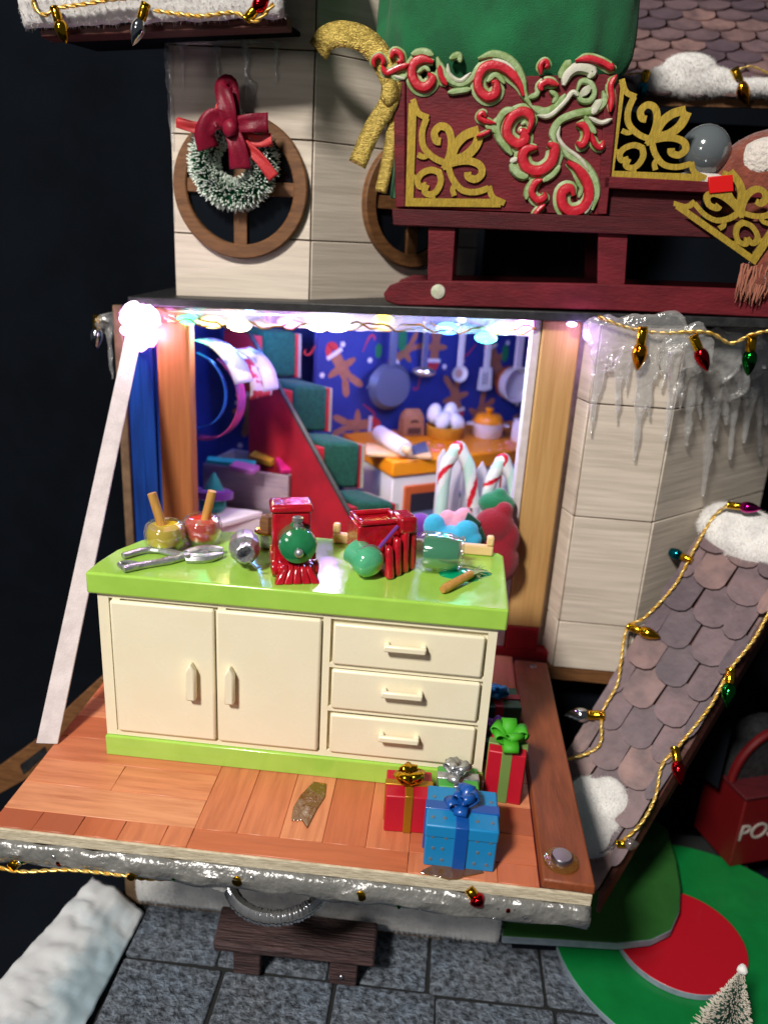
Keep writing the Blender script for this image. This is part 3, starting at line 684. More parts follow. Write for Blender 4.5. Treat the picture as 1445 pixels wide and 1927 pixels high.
# ---- things on the countertop
def jar(px, py, paint, label, tilt, txm):
    c = P(px, py, z=TOP); r = root('paint_jar', label, 'jar', c); X = T(c.x, c.y, c.z)
    part('glass', MB().lathe([(.36, .0), (.47, .06), (.54, .2), (.55, .5), (.5, .68), (.4, .76), (.34, .77), (.34, .75), (.46, .67), (.51, .48), (.5, .2), (.42, .09), (0, .08)], 26, X), M['glass'], r)
    part('paint', MB().lathe([(.36, .1), (.47, .2), (.48, .5), (.43, .64), (0, .66)], 22, X), paint, r)
    a = X @ V((0, .05, .3)); b = X @ V(tilt)
    part('stick', MB().tube([a, a.lerp(b, .5), b], [.125, .125, .12], 12), M['stickwood'], r)
    return r
jar(312, 1032, M['yellowpaint'], 'glass jar of yellow paint with a wooden stick in it', (-.35, .1, 1.5), 0)
jar(381, 1020, M['redpaint'], 'glass jar of orange-red paint with a wooden stick in it', (.26, .15, 1.45), 0)
# pliers
c = P(330, 1052, z=TOP); pl = root('pliers', 'silver toy pliers lying open on the left of the countertop', 'pliers', c)
z = TOP+.1
def pp(px, py, dz=0): q = P(px, py, z=z+dz); return q
part('handle_arm', MB().tube(smooth_path([pp(232, 1046), pp(275, 1035), pp(310, 1037), pp(345, 1046), pp(375, 1052)], 5), [.1]*10+[.12]*11, 8, sq=.8), M['silver'], pl)
part('handle_arm', MB().tube(smooth_path([pp(233, 1071), pp(270, 1063), pp(310, 1056), pp(350, 1046), pp(390, 1040)], 5), [.11]*10+[.13]*11, 8, sq=.8), M['silver'], pl)
part('jaw', MB().tube(smooth_path([pp(352, 1044, .03), pp(385, 1034, .04), pp(420, 1034, .05)], 6), [.17, .18, .18, .18, .17, .17, .16, .16, .15, .14, .12, .1, .07], 8, sq=.75), M['silver'], pl)
part('jaw', MB().tube(smooth_path([pp(352, 1050, .01), pp(388, 1050, .01), pp(419, 1042, .02)], 6), [.17, .18, .18, .18, .17, .17, .16, .16, .15, .14, .12, .1, .07], 8, sq=.75), M['silver'], pl)
ring = [pp(243, 1063, .02)+V((.24*math.cos(t*.42), .16*math.sin(t*.42), 0)) for t in range(16)]
part('finger_ring', MB().tube(ring, .06, 6), M['silver'], pl)
part('rivet', MB().lathe([(.1, 0), (.09, .06), (0, .08)], 12, T(*(pp(352, 1046, .12)))), M['silver'], pl)
# fluted tin lying down
c = P(466, 1082, z=TOP); tn_ = root('fluted_tin', 'small fluted silver tin lying on its side on the countertop', 'tin', c)
X = frame(c+V((-.38, 1.15, .44)), V((1, .28, 0)), (0, .12, 1)) @ Matrix.Diagonal((.92, .92, 1.05, 1))
part('tin_body', MB().lathe([(.0, 0), (.3, 0), (.37, .05), (.41, .2), (.42, .75), (.38, .92), (.3, .98), (.26, 1.2), (.22, 1.22), (.18, 1.15), (.12, .95), (0, .92)], 40, X, flute=.035, nf=12), M['silver'], tn_)
part('pull_wire', MB().tube([X @ V((.1, -.2, 1.2)), X @ V((.3, -.36, 1.3)), X @ V((.42, -.34, 1.25))], .025, 6), M['silver'], tn_)
# little cup with bristles
c = P(503, 1030, z=TOP); cp = root('brush_cup', 'tiny silver cup with an orange-brown stub standing behind the red toy train', 'cup', c); X = T(c.x, c.y, c.z)
part('cup', MB().lathe([(.12, 0), (.2, .05), (.26, .25), (.3, .42), (.33, .46), (.28, .47), (.2, .3), (0, .2)], 18, X), M['silver'], cp)
part('gold_rim', MB().lathe([(.32, .45), (.35, .48), (.32, .51), (.28, .49)], 18, X), M['gold'], cp)
part('stub', MB().lathe([(.2, .35), (.21, .8), (.17, .92), (.1, .95), (0, .9)], 10, X, flute=.06, nf=5), M['framewood'], cp)
# train standing
c = P(556, 1080, z=TOP); t1 = root('toy_train', 'red and green toy train standing with a tall red cab and grey chimney', 'toy train', c)
X = T(c.x, c.y, c.z) @ RZ(.28) @ Matrix.Diagonal((.92, .92, .9, 1))
part('cab', MB().prism([(-.62, .25, .2), (.42, .25, .2), (.42, 1.0, .2), (-.62, 1.0, .2)], (0, 0, 1.55), X).hexa([(-.7, .18, 1.75), (.5, .18, 1.75), (.5, 1.08, 1.75), (-.7, 1.08, 1.75)], [(-.66, .25, 1.95), (.46, .25, 1.98), (.46, 1.0, 1.98), (-.66, 1.0, 1.95)], X), M['red'], t1, bev=.07, seg=3)
part('window', MB().box(-.4, .225, 1.1, .2, .26, 1.6, X), M['discred'], t1)
part('boiler', MB().lathe([(0, 0), (.35, .02), (.5, .14), (.53, .32), (.5, .7), (.52, .85), (.48, 1.0), (.3, 1.12), (0, 1.16)], 26, X @ T(.02, .55, .88) @ RX(math.radians(82))), M['greenresin'], t1)
part('boiler_button', MB().ball(X @ V((.02, -.68, .92)), (.12, .1, .12), 10, 8), M['silver'], t1)
part('chimney', MB().lathe([(.13, 0), (.11, .3), (.15, .34), (.15, .44), (.1, .46), (0, .4)], 12, X @ T(.02, -.15, 1.32)), M['silver'], t1)
part('dome', MB().ball(X @ V((.02, .12, 1.42)), (.18, .18, .12), 12, 8), M['greenresin'], t1)
part('chassis', MB().box(-.5, -.35, .1, .5, 1.0, .42, X), M['red'], t1, bev=.08)
for (x, y, r_) in ((-.56, .7, .3), (-.56, -.05, .22), (.52, .7, .3), (.52, -.05, .22)):
    part('wheel', MB().lathe([(r_, -.08), (r_+.02, 0), (r_, .08), (r_*.4, .12), (0, .12)], 16, X @ T(x, y, r_) @ RY(math.radians(-90 if x < 0 else 90))), M['red'], t1)
mb = MB()
for k in range(5): a = -.5+k*.25; mb.hexa([X @ V((a-.13, -.72, 0)), X @ V((a+.13, -.72, 0)), X @ V((a+.1, -.3, 0)), X @ V((a-.1, -.3, 0))], [X @ V((a*.6-.07, -.5, .38)), X @ V((a*.6+.07, -.5, .38)), X @ V((a*.6+.08, -.3, .45)), X @ V((a*.6-.08, -.3, .45))])
part('cowcatcher', mb, M['red'], t1, bev=.04)
# train lying over
c = P(735, 1088, z=TOP); t2 = root('toy_train', 'second toy train tipped on its side, mint green nose toward the viewer', 'toy train', c)
X = T(c.x-.1, c.y+.1, c.z) @ RZ(.45) @ Matrix.Diagonal((.94, .94, .88, 1))
part('cab', MB().box(-.75, .4, .45, .55, 1.35, 1.45, X).box(-.7, .35, 1.45, .5, .5, 1.6, X).box(-.7, 1.2, 1.45, .5, 1.35, 1.6, X).box(-.72, .5, 1.45, -.58, 1.2, 1.6, X).box(.36, .5, 1.45, .5, 1.2, 1.6, X), M['red'], t2, bev=.05, seg=2)
mb = MB()
for k in range(4):
    x0 = -.12+k*.27; h = .95+.18*k
    mb.hexa([X @ V((x0, -.3+.16*k, 0)), X @ V((x0+.25, -.3+.16*k, 0)), X @ V((x0+.25, .95, 0)), X @ V((x0, .95, 0))], [X @ V((x0+.02, -.1+.1*k, h)), X @ V((x0+.23, -.1+.1*k, h)), X @ V((x0+.23, .9, h+.1)), X @ V((x0+.02, .9, h+.1))])
part('wheel_guard', mb, M['red'], t2, bev=.08, seg=2)
part('end_cap', MB().box(.35, .1, 1.2, .85, .85, 1.72, X), M['red'], t2, bev=.08, seg=2)
part('nose', MB().lathe([(0, 0), (.28, .03), (.43, .16), (.46, .35), (.42, .55), (.42, .9)], 24, X @ T(-.5, -.32, .5) @ RZ(.25) @ RX(math.radians(-84))), M['mintresin'], t2)
part('nose_collar', MB().lathe([(.44, 0), (.46, .08), (.4, .16), (.3, .2)], 24, X @ T(-.55, .05, .55) @ RZ(.25) @ RX(math.radians(-84))), M['silver'], t2)
part('side_rod', MB().tube([X @ V((-.3, -.05, .95)), X @ V((.3, .2, 1.45))], .05, 8), M['purple'], t2)
# tipped paint jar with spill
c = P(822, 1088, z=TOP); gj = root('spilled_paint_jar', 'glass jar tipped over with dark green paint spilling on the countertop', 'jar', c)
X = frame(c+V((-.5, .5, .52)), (0, 1, 0), (0, .12, 1)) @ Matrix.Diagonal((1.13, 1.13, 1.1, 1))
part('glass', MB().lathe([(.3, -.08), (.42, .0), (.47, .12), (.47, .7), (.4, .86), (.38, .95), (.43, 1.0), (.38, 1.04), (.34, .95), (.38, .8), (.42, .65), (.42, .15), (.3, .05), (0, .04)], 26, X), M['glass'], gj)
part('paint', MB().lathe([(0, .08), (.36, .09), (.4, .2), (.4, .7), (.35, .9), (.2, .98), (0, 1.0)], 24, X), M['greenpaint'], gj)
mb = MB()
pts = []
for k in range(26):
    a = 2*math.pi*k/26; rr = 1+.12*math.sin(3*a)+.1*math.sin(5*a+1)
    pts.append((.72*rr*math.cos(a), .48*rr*math.sin(a)))
o_ = P(868, 1078, z=TOP)
vs = [V((o_.x+x, o_.y+y, TOP+.003)) for x, y in pts]+[V((o_.x+x*.85, o_.y+y*.85, TOP+.07)) for x, y in pts]+[V((o_.x, o_.y, TOP+.12))]
n = 26; mb.add(vs, [(i, (i+1) % n, n+(i+1) % n, n+i) for i in range(n)]+[(n+i, n+(i+1) % n, 2*n) for i in range(n)])
mb.ball((o_.x-.45, o_.y+.15, TOP+.1), (.35, .3, .4), 14, 8)
part('spill', mb, M['greenpaint'], gj, ang=80)
# brush
a, b = P(832, 1110, z=TOP+.12), P(886, 1080, z=TOP+.2)
br = root('paint_brush', 'small wooden paint brush lying with its bristles in the green spill', 'brush', (a+b)/2-V((0, 0, .15)))
part('handle', MB().tube([a, a.lerp(b, .1), a.lerp(b, .6), b], [.09, .12, .11, .1], 10), M['stickwood'], br)
mb = MB(); dd = (b-a).normalized()
for k in range(40):
    o = V((random.gauss(0, .05), random.gauss(0, .05), random.gauss(0, .03))); e_ = b+dd*random.uniform(.28, .5)+o*2.6; e_.z = max(e_.z-.06, TOP+.03)
    mb.tube([b-dd*.05+o*.6, (b+dd*.2+o), e_], [.014, .014, .006], 4)
part('bristles', mb, mat('pale bristle', 'a9b48c', .6), br)

# ================================================================== PRESENTS
def bow(mb, c, s, n=7, seed=1):
    rd = random.Random(seed)
    for k in range(n):
        a = 2*math.pi*k/n+rd.uniform(-.3, .3); el = rd.uniform(.2, 1.1); d = V((math.cos(a)*math.cos(el), math.sin(a)*math.cos(el), math.sin(el)))
        sd = d.cross(V((0, 0, 1))).normalized(); nn = sd.cross(d)
        L = s*rd.uniform(.75, 1.05); pts = []
        loop = [(0, 0), (.5, .28), (.9, .22), (1, 0), (.8, -.12), (.3, -.06), (0, 0)]
        g = [[c+d*(L*x)+nn*(L*y)+sd*(w*s*.3) for w in (-1, 0, 1)] for x, y in [(p.x, p.y) for p in smooth_path(loop, 3)]]
        mb.sheet(g)
def gift(px, py, w, d, h, rz, paper, rib, bw, label, dots=False, bs=.5, group='presents beside the cabinet', zb=.01, seed=1, rw=.13, c=None):
    c = c or P(px, py, z=zb); r = root('present', label, 'present', c, group); X = T(c.x, c.y, c.z) @ RZ(rz)
    part('box', MB().box(-w/2, -d/2, 0, w/2, d/2, h, X), paper, r, bev=.035)
    part('lid_fold', MB().box(-w/2-.02, -d/2-.02, h*.72, w/2+.02, d/2+.02, h+.015, X), paper, r, bev=.04) if dots else None
    k = .03; kk = .045 if dots else .022
    part('ribbon', MB().box(-rw, -d/2-kk, 0, rw, d/2+kk, h+k, X), rib, r, bev=.02)
    part('ribbon', MB().box(-w/2-kk-.004, -rw, 0, w/2+kk+.004, rw, h+k+.006, X), rib, r, bev=.02)
    mb = MB(); bow(mb, X @ V((0, 0, h+.04)), bs, seed=seed); mb.ball(X @ V((0, 0, h+.1)), bs*.25, 8, 6); part('bow', mb, bw, r, solid=.03)
    if dots:
        mb = MB(); rd = random.Random(4)
        for s_ in (-1, 1):
            for i in range(3):
                for j in range(2):
                    x = s_*(rw+.12+.42*(w/2-rw)*j+.1); z_ = .2+i*.32
                    mb.lathe([(.045, 0), (.04, .012), (0, .014)], 8, X @ T(x+rd.uniform(-.04, .04), -d/2-.0, z_) @ RX(math.radians(90)))
                    mb.lathe([(.05, 0), (.045, .012), (0, .014)], 8, X @ T(x+rd.uniform(-.04, .04), -d/2+.25+i*.35, h+.018))
                    mb.lathe([(.045, 0), (.04, .012), (0, .014)], 8, X @ T(w/2, -d/2+.2+i*.3, .25+j*.35) @ RY(math.radians(90)))
        part('dots', mb, M['giftdot'], r, kind='stuff')
    return r
gift(765, 1540, 1.12, 1.0, 1.05, .06, M['giftred'], M['ribbongold'], M['gold'], 'small red present with gold ribbon, front left of the blue one', bs=.5, seed=3, rw=.1)
gift(862, 1595, 1.62, 1.35, 1.15, .0, M['giftblue'], M['ribbonblue'], M['ribbonblue'], 'blue spotted present with royal blue bow at the front of the pile', dots=True, bs=.5, seed=5, rw=.15)
gift(856, 1520, 1.0, .8, .95, .05, M['giftlime'], M['silver'], M['silver'], 'light green present with crumpled silver bow behind the blue one', bs=.5, seed=8)
gift(945, 1490, .95, .85, 1.5, -.12, M['giftred'], M['ribbongreen'], M['bowlime'], 'tall red present with a bright lime green bow', bs=.62, seed=12)
gift(0, 0, 1.3, 1.1, .95, .1, M['giftgreen'], M['stairred'], M['giftblue'], 'dark green present with red ribbon and blue bow behind the cabinet corner', bs=.45, seed=9, c=P(936, 1375, z=.01)+V((-.1, .3, 0)))
gift(0, 0, .9, .9, .6, .4, M['giftgreen'], M['purple'], M['purple'], 'small dark present with purple bow beside the cabinet, below the blue bow', bs=.4, seed=19, c=P(925, 1425, z=.01)+V((0, .4, 0)))
# varnish stain
mb = MB(); pts = [(548, 1545), (552, 1520), (565, 1498), (590, 1472), (614, 1476), (612, 1500), (596, 1525), (578, 1560), (568, 1545)]
q = [P(x, y, z=.012) for x, y in pts]; mb.prism(q, (0, 0, .035))
part('varnish_stain', mb, M['stain'], label='dried brown varnish stain on the parquet in front of the cabinet', cat='stain', bev=.02)
q = []
for k in range(18):
    a = 2*math.pi*k/18; q.append(P(850+55*math.cos(a)*(1+.2*math.sin(3*a)), 1638+16*math.sin(a)*(1+.2*math.cos(4*a)), z=.012))
part('glue_patch', MB().prism(q, (0, 0, .03)), M['stain'], label='shiny brown glue patch on the floor edge below the blue present', cat='stain', bev=.02)

# ================================================================== KITCHEN INTERIOR
# staircase
st = root('staircase', 'red staircase with dark green felt carpet rising to the left inside the kitchen', 'staircase', (3.5, 12, .02))
sv = V((-1.47, 1.21, 1.8)); p1 = V((5.52, 9.68, 4.4)); wv = V((1.2, .34, 0)); u2 = V((sv.x, sv.y, 0))
for k in range(-2, 5):
    f = p1+sv*k; zb = f.z-1.8
    top = min(f.z, 10.98); z0 = max(zb, .03)
    if z0 >= 10.9: continue
    e_ = u2.normalized()*.05
    mb = MB(); F = lambda s_, t_, z_: V((f.x, f.y, 0))+wv*s_+u2*t_+V((0, 0, z_))
    mb.hexa([F(0, 0, z0), F(1, 0, z0), F(1, .98, z0), F(0, .98, z0)], [F(0, 0, top), F(1, 0, top), F(1, .98, top), F(0, .98, top)])
    part('carpeted_step', mb, M['carpet'], st, bev=.16, seg=3)
    mb = MB(); mb.hexa([F(1.02, .06, z0), F(1.1, .06, z0), F(1.1, .98, z0), F(1.02, .98, z0)], [F(1.02, .06, top-.12), F(1.1, .06, top-.12), F(1.1, .98, top-.12), F(1.02, .98, top-.12)])
    part('side_card', mb, M['stairred'], st)
    mb = MB(); mb.hexa([F(1.105, .03, z0), F(1.16, .03, z0), F(1.16, .98, z0), F(1.105, .98, z0)], [F(1.105, .03, top-.1), F(1.16, .03, top-.1), F(1.16, .98, top-.1), F(1.105, .98, top-.1)])
    part('side_card', mb, M['greycard'], st)
    mb = MB(); mb.hexa([F(-.4, .06, z0), F(-.02, .06, z0), F(-.02, .98, z0), F(-.4, .98, z0)], [F(-.4, .06, top-.22), F(-.02, .06, top-.22), F(-.02, .98, top-.22), F(-.4, .98, top-.22)])
    part('side_card', mb, M['stairred'], st, bev=.03)
b0 = p1+V((-.66, -.12, 0)); nl = V((-.2, -.02, 0))
pol = []
for t, dz in ((-1.6, -.15), (2.95, -.15)): q = b0+sv*t; pol.append(V((q.x, q.y, q.z+dz)))
base = [V((pol[1].x, pol[1].y, .03)), V((pol[0].x, pol[0].y, .03))]
part('stringer', MB().prism([pol[0], pol[1], base[0], base[1]], nl*-.6), M['stairred'], st)
part('stringer_edge', MB().prism([pol[0]+V((0, 0, .003)), pol[1]+V((0, 0, .003)), pol[1]+V((0, 0, .14)), pol[0]+V((0, 0, .14))], nl*-.7), M['black'], st)
# orange stove counter
X = frame(CC, cu, cv)
stv = root('stove_counter', 'orange topped toy stove counter with white body at the back of the kitchen', 'counter', (CC+cu*3.5+cv*2))
part('worktop', MB().box(-.05, -.05, 4.75, 9, 4.5, 5.4, X), M['orange'], stv, bev=.08, seg=2)
part('body', MB().box(.05, .05, .03, 8.9, 4.4, 4.75, X), M['lilac'], stv, bev=.04)
part('oven_frame', MB().box(.55, -.06, 1.2, 2.9, .05, 4.35, X), M['ovenred'], stv, bev=.05)
part('oven_opening', MB().box(.85, -.075, 1.4, 2.6, .05, 4.0, X), M['ovendark'], stv)
part('oven_shelf', MB().box(.9, -.75, 3.05, 2.6, -.08, 3.25, X), M['steelblue'], stv, bev=.03)
part('oven_frame', MB().box(3.4, -.06, 1.2, 6.2, .05, 4.35, X), M['ovenred'], stv, bev=.05)
K = 5.4
def onk(px, py): return P(px, py, z=K)
bx_ = frame(onk(752, 850)+V((0, 0, .01)), cu, cv)
part('cutting_board', MB().box(-1.2, -.7, 0, 1.35, .9, .16, frame(P(745, 853, z=K+.01), (1, .12, 0), (-.1, 1, 0))), M['pinkwood'], label='pale wooden board under the rolling pin on the orange counter', cat='board', bev=.04)
a, b = P(712, 815, z=K+.5), P(762, 845, z=K+.45)
rp = root('rolling_pin', 'pale rolling pin lying across the board on the orange counter', 'rolling pin', (a+b)/2-V((0, 0, .4)))
dd = (b-a)
part('roller', MB().tube([a, a+dd*.04, b-dd*.04, b], [.28, .34, .34, .28], 16), M['lilac'], rp); part('end_knob', MB().tube([b, b+dd*.1, b+dd*.16], [.14, .17, .1], 10), M['pinkwood'], rp)
part('cloth_scrap', MB().prism([P(x, y, z=K+.18) for x, y in ((770, 842), (800, 832), (806, 850), (780, 856))], (0, 0, .04)), M['steelblue'], label='grey blue cloth scrap on the counter beside the rolling pin', cat='cloth')
# flour bag
c = onk(773, 818); fb = root('flour_bag', 'brown paper flour bag with dark print on the orange counter', 'bag', c); X = T(c.x, c.y, c.z) @ RZ(.45)
mb = MB(); mb.hexa([(-.5, -.35, 0), (.5, -.35, 0), (.5, .35, 0), (-.5, .35, 0)], [(-.47, -.3, .85), (.47, -.3, .85), (.47, .3, .85), (-.47, .3, .85)], X)
mb.hexa([(-.47, -.3, .851), (.47, -.3, .851), (.47, .3, .851), (-.47, .3, .851)], [(-.32, -.1, 1.15), (.32, -.1, 1.15), (.32, .1, 1.15), (-.32, .1, 1.15)], X)
part('paper_bag', mb, M['kraft'], fb, bev=.06, seg=2)
XF = X @ frame((0, -.352, 0), (1, 0, 0), (0, .05, 1))
mb = MB(); mb.stroke([(-.2, .62), (0, .68), (.2, .62)], .12, .01, XF, dome=False); mb.stroke([(-.3, .25), (.3, .25)], .28, .01, XF, dome=False, taper=False)
part('bag_print', mb, M['brownprint'], fb)
# eggs and basket
c = onk(836, 822); bs_ = root('egg_basket', 'yellow basket full of eggs on the orange counter', 'basket', c); X = T(c.x, c.y, c.z)
part('basket_wall', MB().lathe([(.72, 0), (.78, .1), (.82, .52), (.78, .54), (.7, .12), (0, .08)], 28, X), M['basket'], bs_)
for k, (dx, dy, dz, rr) in enumerate(((-.5, .1, .95, .1), (.15, .3, 1.0, .2), (-.1, -.25, .75, .5), (.48, -.1, .68, -.4), (-.45, .35, .55, 0))):
    lab = ['pale egg at the top left of the yellow basket', 'pale egg at the top back of the yellow basket', 'pale lilac-lit egg in the middle front of the yellow basket', 'pale egg at the right end of the yellow basket', None][k]
    if lab: part('egg', MB().lathe([(0, -.42), (.16, -.39), (.29, -.25), (.34, -.05), (.31, .15), (.22, .35), (.1, .45), (0, .47)], 16, X @ T(dx, dy, dz) @ RY(rr) @ RX(-rr)), M['egg'], label=lab, cat='egg', group='eggs in the basket')
# pot
c = onk(916, 822); pt = root('cooking_pot', 'white cooking pot with an orange lid on the orange counter', 'pot', c); X = T(c.x, c.y, c.z)
part('pot_body', MB().lathe([(.55, 0), (.64, .1), (.68, .6), (.7, .66), (.6, .66), (0, .6)], 28, X), M['lilac'], pt)
part('handle', MB().box(-.92, -.14, .5, -.62, .14, .6, X), M['lilac'], pt, bev=.04); part('handle', MB().box(.62, -.14, .5, .92, .14, .6, X), M['lilac'], pt, bev=.04)
lid = part('lid', MB().lathe([(.66, .665), (.66, .74), (.55, .95), (.5, 1.0), (0, 1.05)], 28, X), M['orange'], pt)
part('lid_knob', MB().lathe([(.1, 1.03), (.14, 1.15), (.2, 1.22), (.12, 1.3), (0, 1.31)], 14, X), M['orange'], lid)
c = onk(975, 830); part('glass_canister', MB().lathe([(.3, 0), (.34, .1), (.34, .7), (.28, .85), (.3, .95), (0, .97)], 16, T(c.x, c.y, c.z)), M['lilac'], label='small pale canister on the counter next to the right post', cat='canister')
# crumbs on counter
mb = MB()
for k in range(26):
    q = onk(random.choice([815, 825, 950, 958, 930])+random.uniform(-14, 14), random.uniform(832, 852)); mb.ball(q+V((0, 0, .04)), random.uniform(.03, .08), 6, 4)
part('icing_crumbs', mb, mat('pink icing', 'e08a86', .6), label='pink icing crumbs scattered on the orange counter', cat='crumbs', kind='stuff')
# hanging tools: rail 0.9 in front of the papered wall
UO = W0-cv*.7
def uw(px, py, o=0): return PP(px, py, UO-cv*o, cv)
ra_, rb_ = uw(640, 622), uw(1010, 636)
rb_.z = ra_.z = 10.75
part('tool_rail', MB().tube([ra_, rb_], .08, 8), M['silver'], label='metal rail above the kitchen counter carrying the hanging tools', cat='rail')
GR = 'utensils hanging from the kitchen rail'
UX = lambda p: frame(p, cu, (0, 0, 1))
c = uw(733, 727); X = UX(c); pn = root('frying_pan', 'grey frying pan hanging on the navy wallpaper', 'pan', c, GR)
r_ = 44/ppc(c)
part('pan_body', MB().lathe([(0, .3), (r_*.82, .3), (r_*.85, .26), (r_, .02), (r_*1.02, 0), (r_*.96, 0), (r_*.8, .2), (0, .22)], 34, X), M['steelblue'], pn)
part('handle', MB().box(-.17, r_*.9, .05, .17, 10.7-c.z, .2, X), M['steelblue'], pn, bev=.04); part('spout', MB().prism([(-r_*.98, .12, .02), (-r_*1.15, .0, .02), (-r_*.98, -.14, .02)], (0, 0, .1), X), M['steelblue'], pn)
c = uw(797, 700); X = UX(c); ld = root('ladle', 'shiny steel ladle hanging between the pan and the white spoon', 'ladle', c, GR)
part('bowl', MB().ball(c, (23/ppc(c), .25, .24), 18, 10), M['chrome'], ld); part('handle', MB().box(-.15, .15, -.03, .15, 10.7-c.z, .05, X), M['chrome'], ld, bev=.02)
c = uw(863, 703); X = UX(c); sp = root('spoon', 'white spoon hanging from the rail left of the slotted spatula', 'spoon', c, GR)
part('bowl', MB().lathe([(0, -.02), (.22, 0), (.36, .1), (.4, .12), (.38, .04), (.2, -.08), (0, -.1)], 22, X @ Matrix.Diagonal((1, .92, 1, 1))), M['candy'], sp)
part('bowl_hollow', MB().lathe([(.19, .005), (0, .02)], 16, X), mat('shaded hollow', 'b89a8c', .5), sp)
part('handle', MB().box(-.15, .3, 0, .15, 10.7-c.z, .09, X), M['candy'], sp, bev=.03)
c = uw(912, 712); X = UX(c); stl = root('spatula', 'white slotted spatula hanging right of the white spoon', 'spatula', c, GR)
w_ = .36; mb = MB()
mb.prism([(-w_*.9, .5, 0), (-w_*.36, .5, 0), (-w_*.36, -.55, 0), (-w_*1.05, -.5, 0)], (0, 0, .07), X).prism([(w_*.36, .5, 0), (w_*.9, .5, 0), (w_*1.05, -.5, 0), (w_*.36, -.55, 0)], (0, 0, .07), X)
mb.box(-w_*.37, .28, .002, w_*.37, .5, .071, X).box(-w_*.37, -.56, .002, w_*.37, -.28, .071, X).box(-w_*.1, -.29, .002, w_*.1, .29, .069, X)
part('blade', mb, M['candy'], stl, bev=.015); part('handle', MB().box(-.16, .45, .0, .16, 10.7-c.z, .1, X), M['candy'], stl, bev=.03)
c = uw(966, 722); X = UX(c); sc_ = root('saucepan', 'copper bottomed white saucepan hanging beside the right post', 'saucepan', c, GR)
part('pan_body', MB().lathe([(.75, -.3), (.8, .1), (.84, .42), (.78, .44), (.72, .4), (.66, .0), (0, -.02)], 30, X), [M['lilac']], sc_)
part('copper_base', MB().lathe([(.6, -.42), (.78, -.36), (.8, -.1), (.76, -.31), (0, -.4)], 30, X), M['ovenred'], sc_)
part('handle', MB().box(-.2, .75, .1, .2, 10.7-c.z, .22, X), M['lilac'], sc_, bev=.03)
# toy crate
zc = 4.7
q0 = P(381, 872, z=zc); q1 = P(543, 896, z=zc); q2 = P(590, 866, z=zc); q3 = q0+(q2-q1)
cr = root('toy_crate', 'open lilac-grey crate full of coloured blocks inside the kitchen', 'crate', ((q0+q2)/2).xy.to_3d()+V((0, 0, .03)))
def panel(p, q, name='side_board', t=.12, zt=zc, zb=1.2):
    d = (q-p).normalized(); n = V((d.y, -d.x, 0))*t
    return part(name, MB().hexa([V((p.x, p.y, zb)), V((q.x, q.y, zb)), V((q.x, q.y, zb))-n, V((p.x, p.y, zb))-n], [V((p.x, p.y, zt)), V((q.x, q.y, zt)), V((q.x, q.y, zt))-n, V((p.x, p.y, zt))-n]), M['cratewood'], cr, bev=.03)
M['cratewood'] = mat('lilac grey wood', 'a08e98', .6, col2='88788a', vs=1.5, stretch=(.6, 1, 4), bump=.2, bs=5)
panel(q0, q1); panel(q1, q2); panel(q2, q3); panel(q3, q0)
part('crate_floor', MB().prism([V((q.x, q.y, .03)) for q in (q0, q1, q2, q3)], (0, 0, 3.2)), M['cratewood'], cr)
def blk(px, py, w, d, h, rz, rx, m, label):
    c = P(px, py, z=zc+.25); X = T(*c) @ RZ(rz) @ RX(rx)
    part('toy_block', MB().box(-w/2, -d/2, -h/2, w/2, d/2, h/2, X), m, label=label, cat='toy block', group='blocks in the toy crate', bev=.03)
M['blkpink'] = mat('hot pink', 'c81e78', .5); M['blkorange'] = mat('block orange', 'cc6a18', .5); M['blkyellow'] = mat('ochre block', 'b88428', .5); M['blkteal'] = mat('teal block', '1f8f9c', .5)
blk(435, 870, 1.9, .3, .2, -.05, .3, M['blkteal'], 'long teal block lying on the left of the crate')
blk(497, 862, 1.2, .5, .25, -.55, .3, M['blkyellow'], 'ochre block in the middle of the crate')
blk(545, 850, 1.5, .7, .25, -.15, .6, M['blkorange'], 'orange block standing at the back of the crate')
blk(545, 875, .9, .8, .2, .5, .4, M['blkpink'], 'hot pink block at the front right of the crate')
blk(460, 880, 1.1, .5, .2, -.4, .2, mat('mauve block', '9c5aa0', .5), 'mauve block under the ochre block in the crate')
# low white bench and hat
z_ = 3.5
b1, b2 = P(495, 962, z=z_), P(360, 990, z=z_)
bn = root('white_bench', 'low white bench in front of the toy crate inside the kitchen', 'bench', V((-.2, 10.6, .03)))
part('bench_top', MB().hexa([(-1.6, 9.0, z_-.25), (b2.x+.8, 8.7, z_-.25), (b1.x, b1.y, z_-.25), (-1.4, b1.y+.4, z_-.25)], [(-1.6, 9.0, z_), (b2.x+.8, 8.7, z_), (b1.x, b1.y, z_), (-1.4, b1.y+.4, z_)]), M['lilac'], bn, bev=.05)
part('leg_panel', MB().hexa([(b2.x+.6, 8.85, .03), (b2.x+.72, 8.85, .03), (b1.x-.08, b1.y-.1, .03), (b1.x-.2, b1.y-.1, .03)], [(b2.x+.6, 8.85, z_-.26), (b2.x+.72, 8.85, z_-.26), (b1.x-.08, b1.y-.1, z_-.26), (b1.x-.2, b1.y-.1, z_-.26)]), M['lilac'], bn)
part('leg_panel', MB().box(-1.5, 9.2, .03, -1.35, 11.2, z_-.26), M['lilac'], bn)
c = P(400, 962, z=z_); ht = root('elf_hat', 'teal felt elf hat with a purple brim sitting on the white bench', 'hat', c); X = T(c.x, c.y, c.z) @ RX(-.2)
part('hat_cone', MB().lathe([(.35, 0), (.5, .2), (.48, .5), (.4, .8), (.22, 1.15), (.05, 1.45), (0, 1.46)], 18, X), M['teal'], ht)
part('brim', MB().lathe([(.55, .45), (.72, .5), (.74, .75), (.58, .85), (.48, .8)], 24, X), M['purple'], ht)
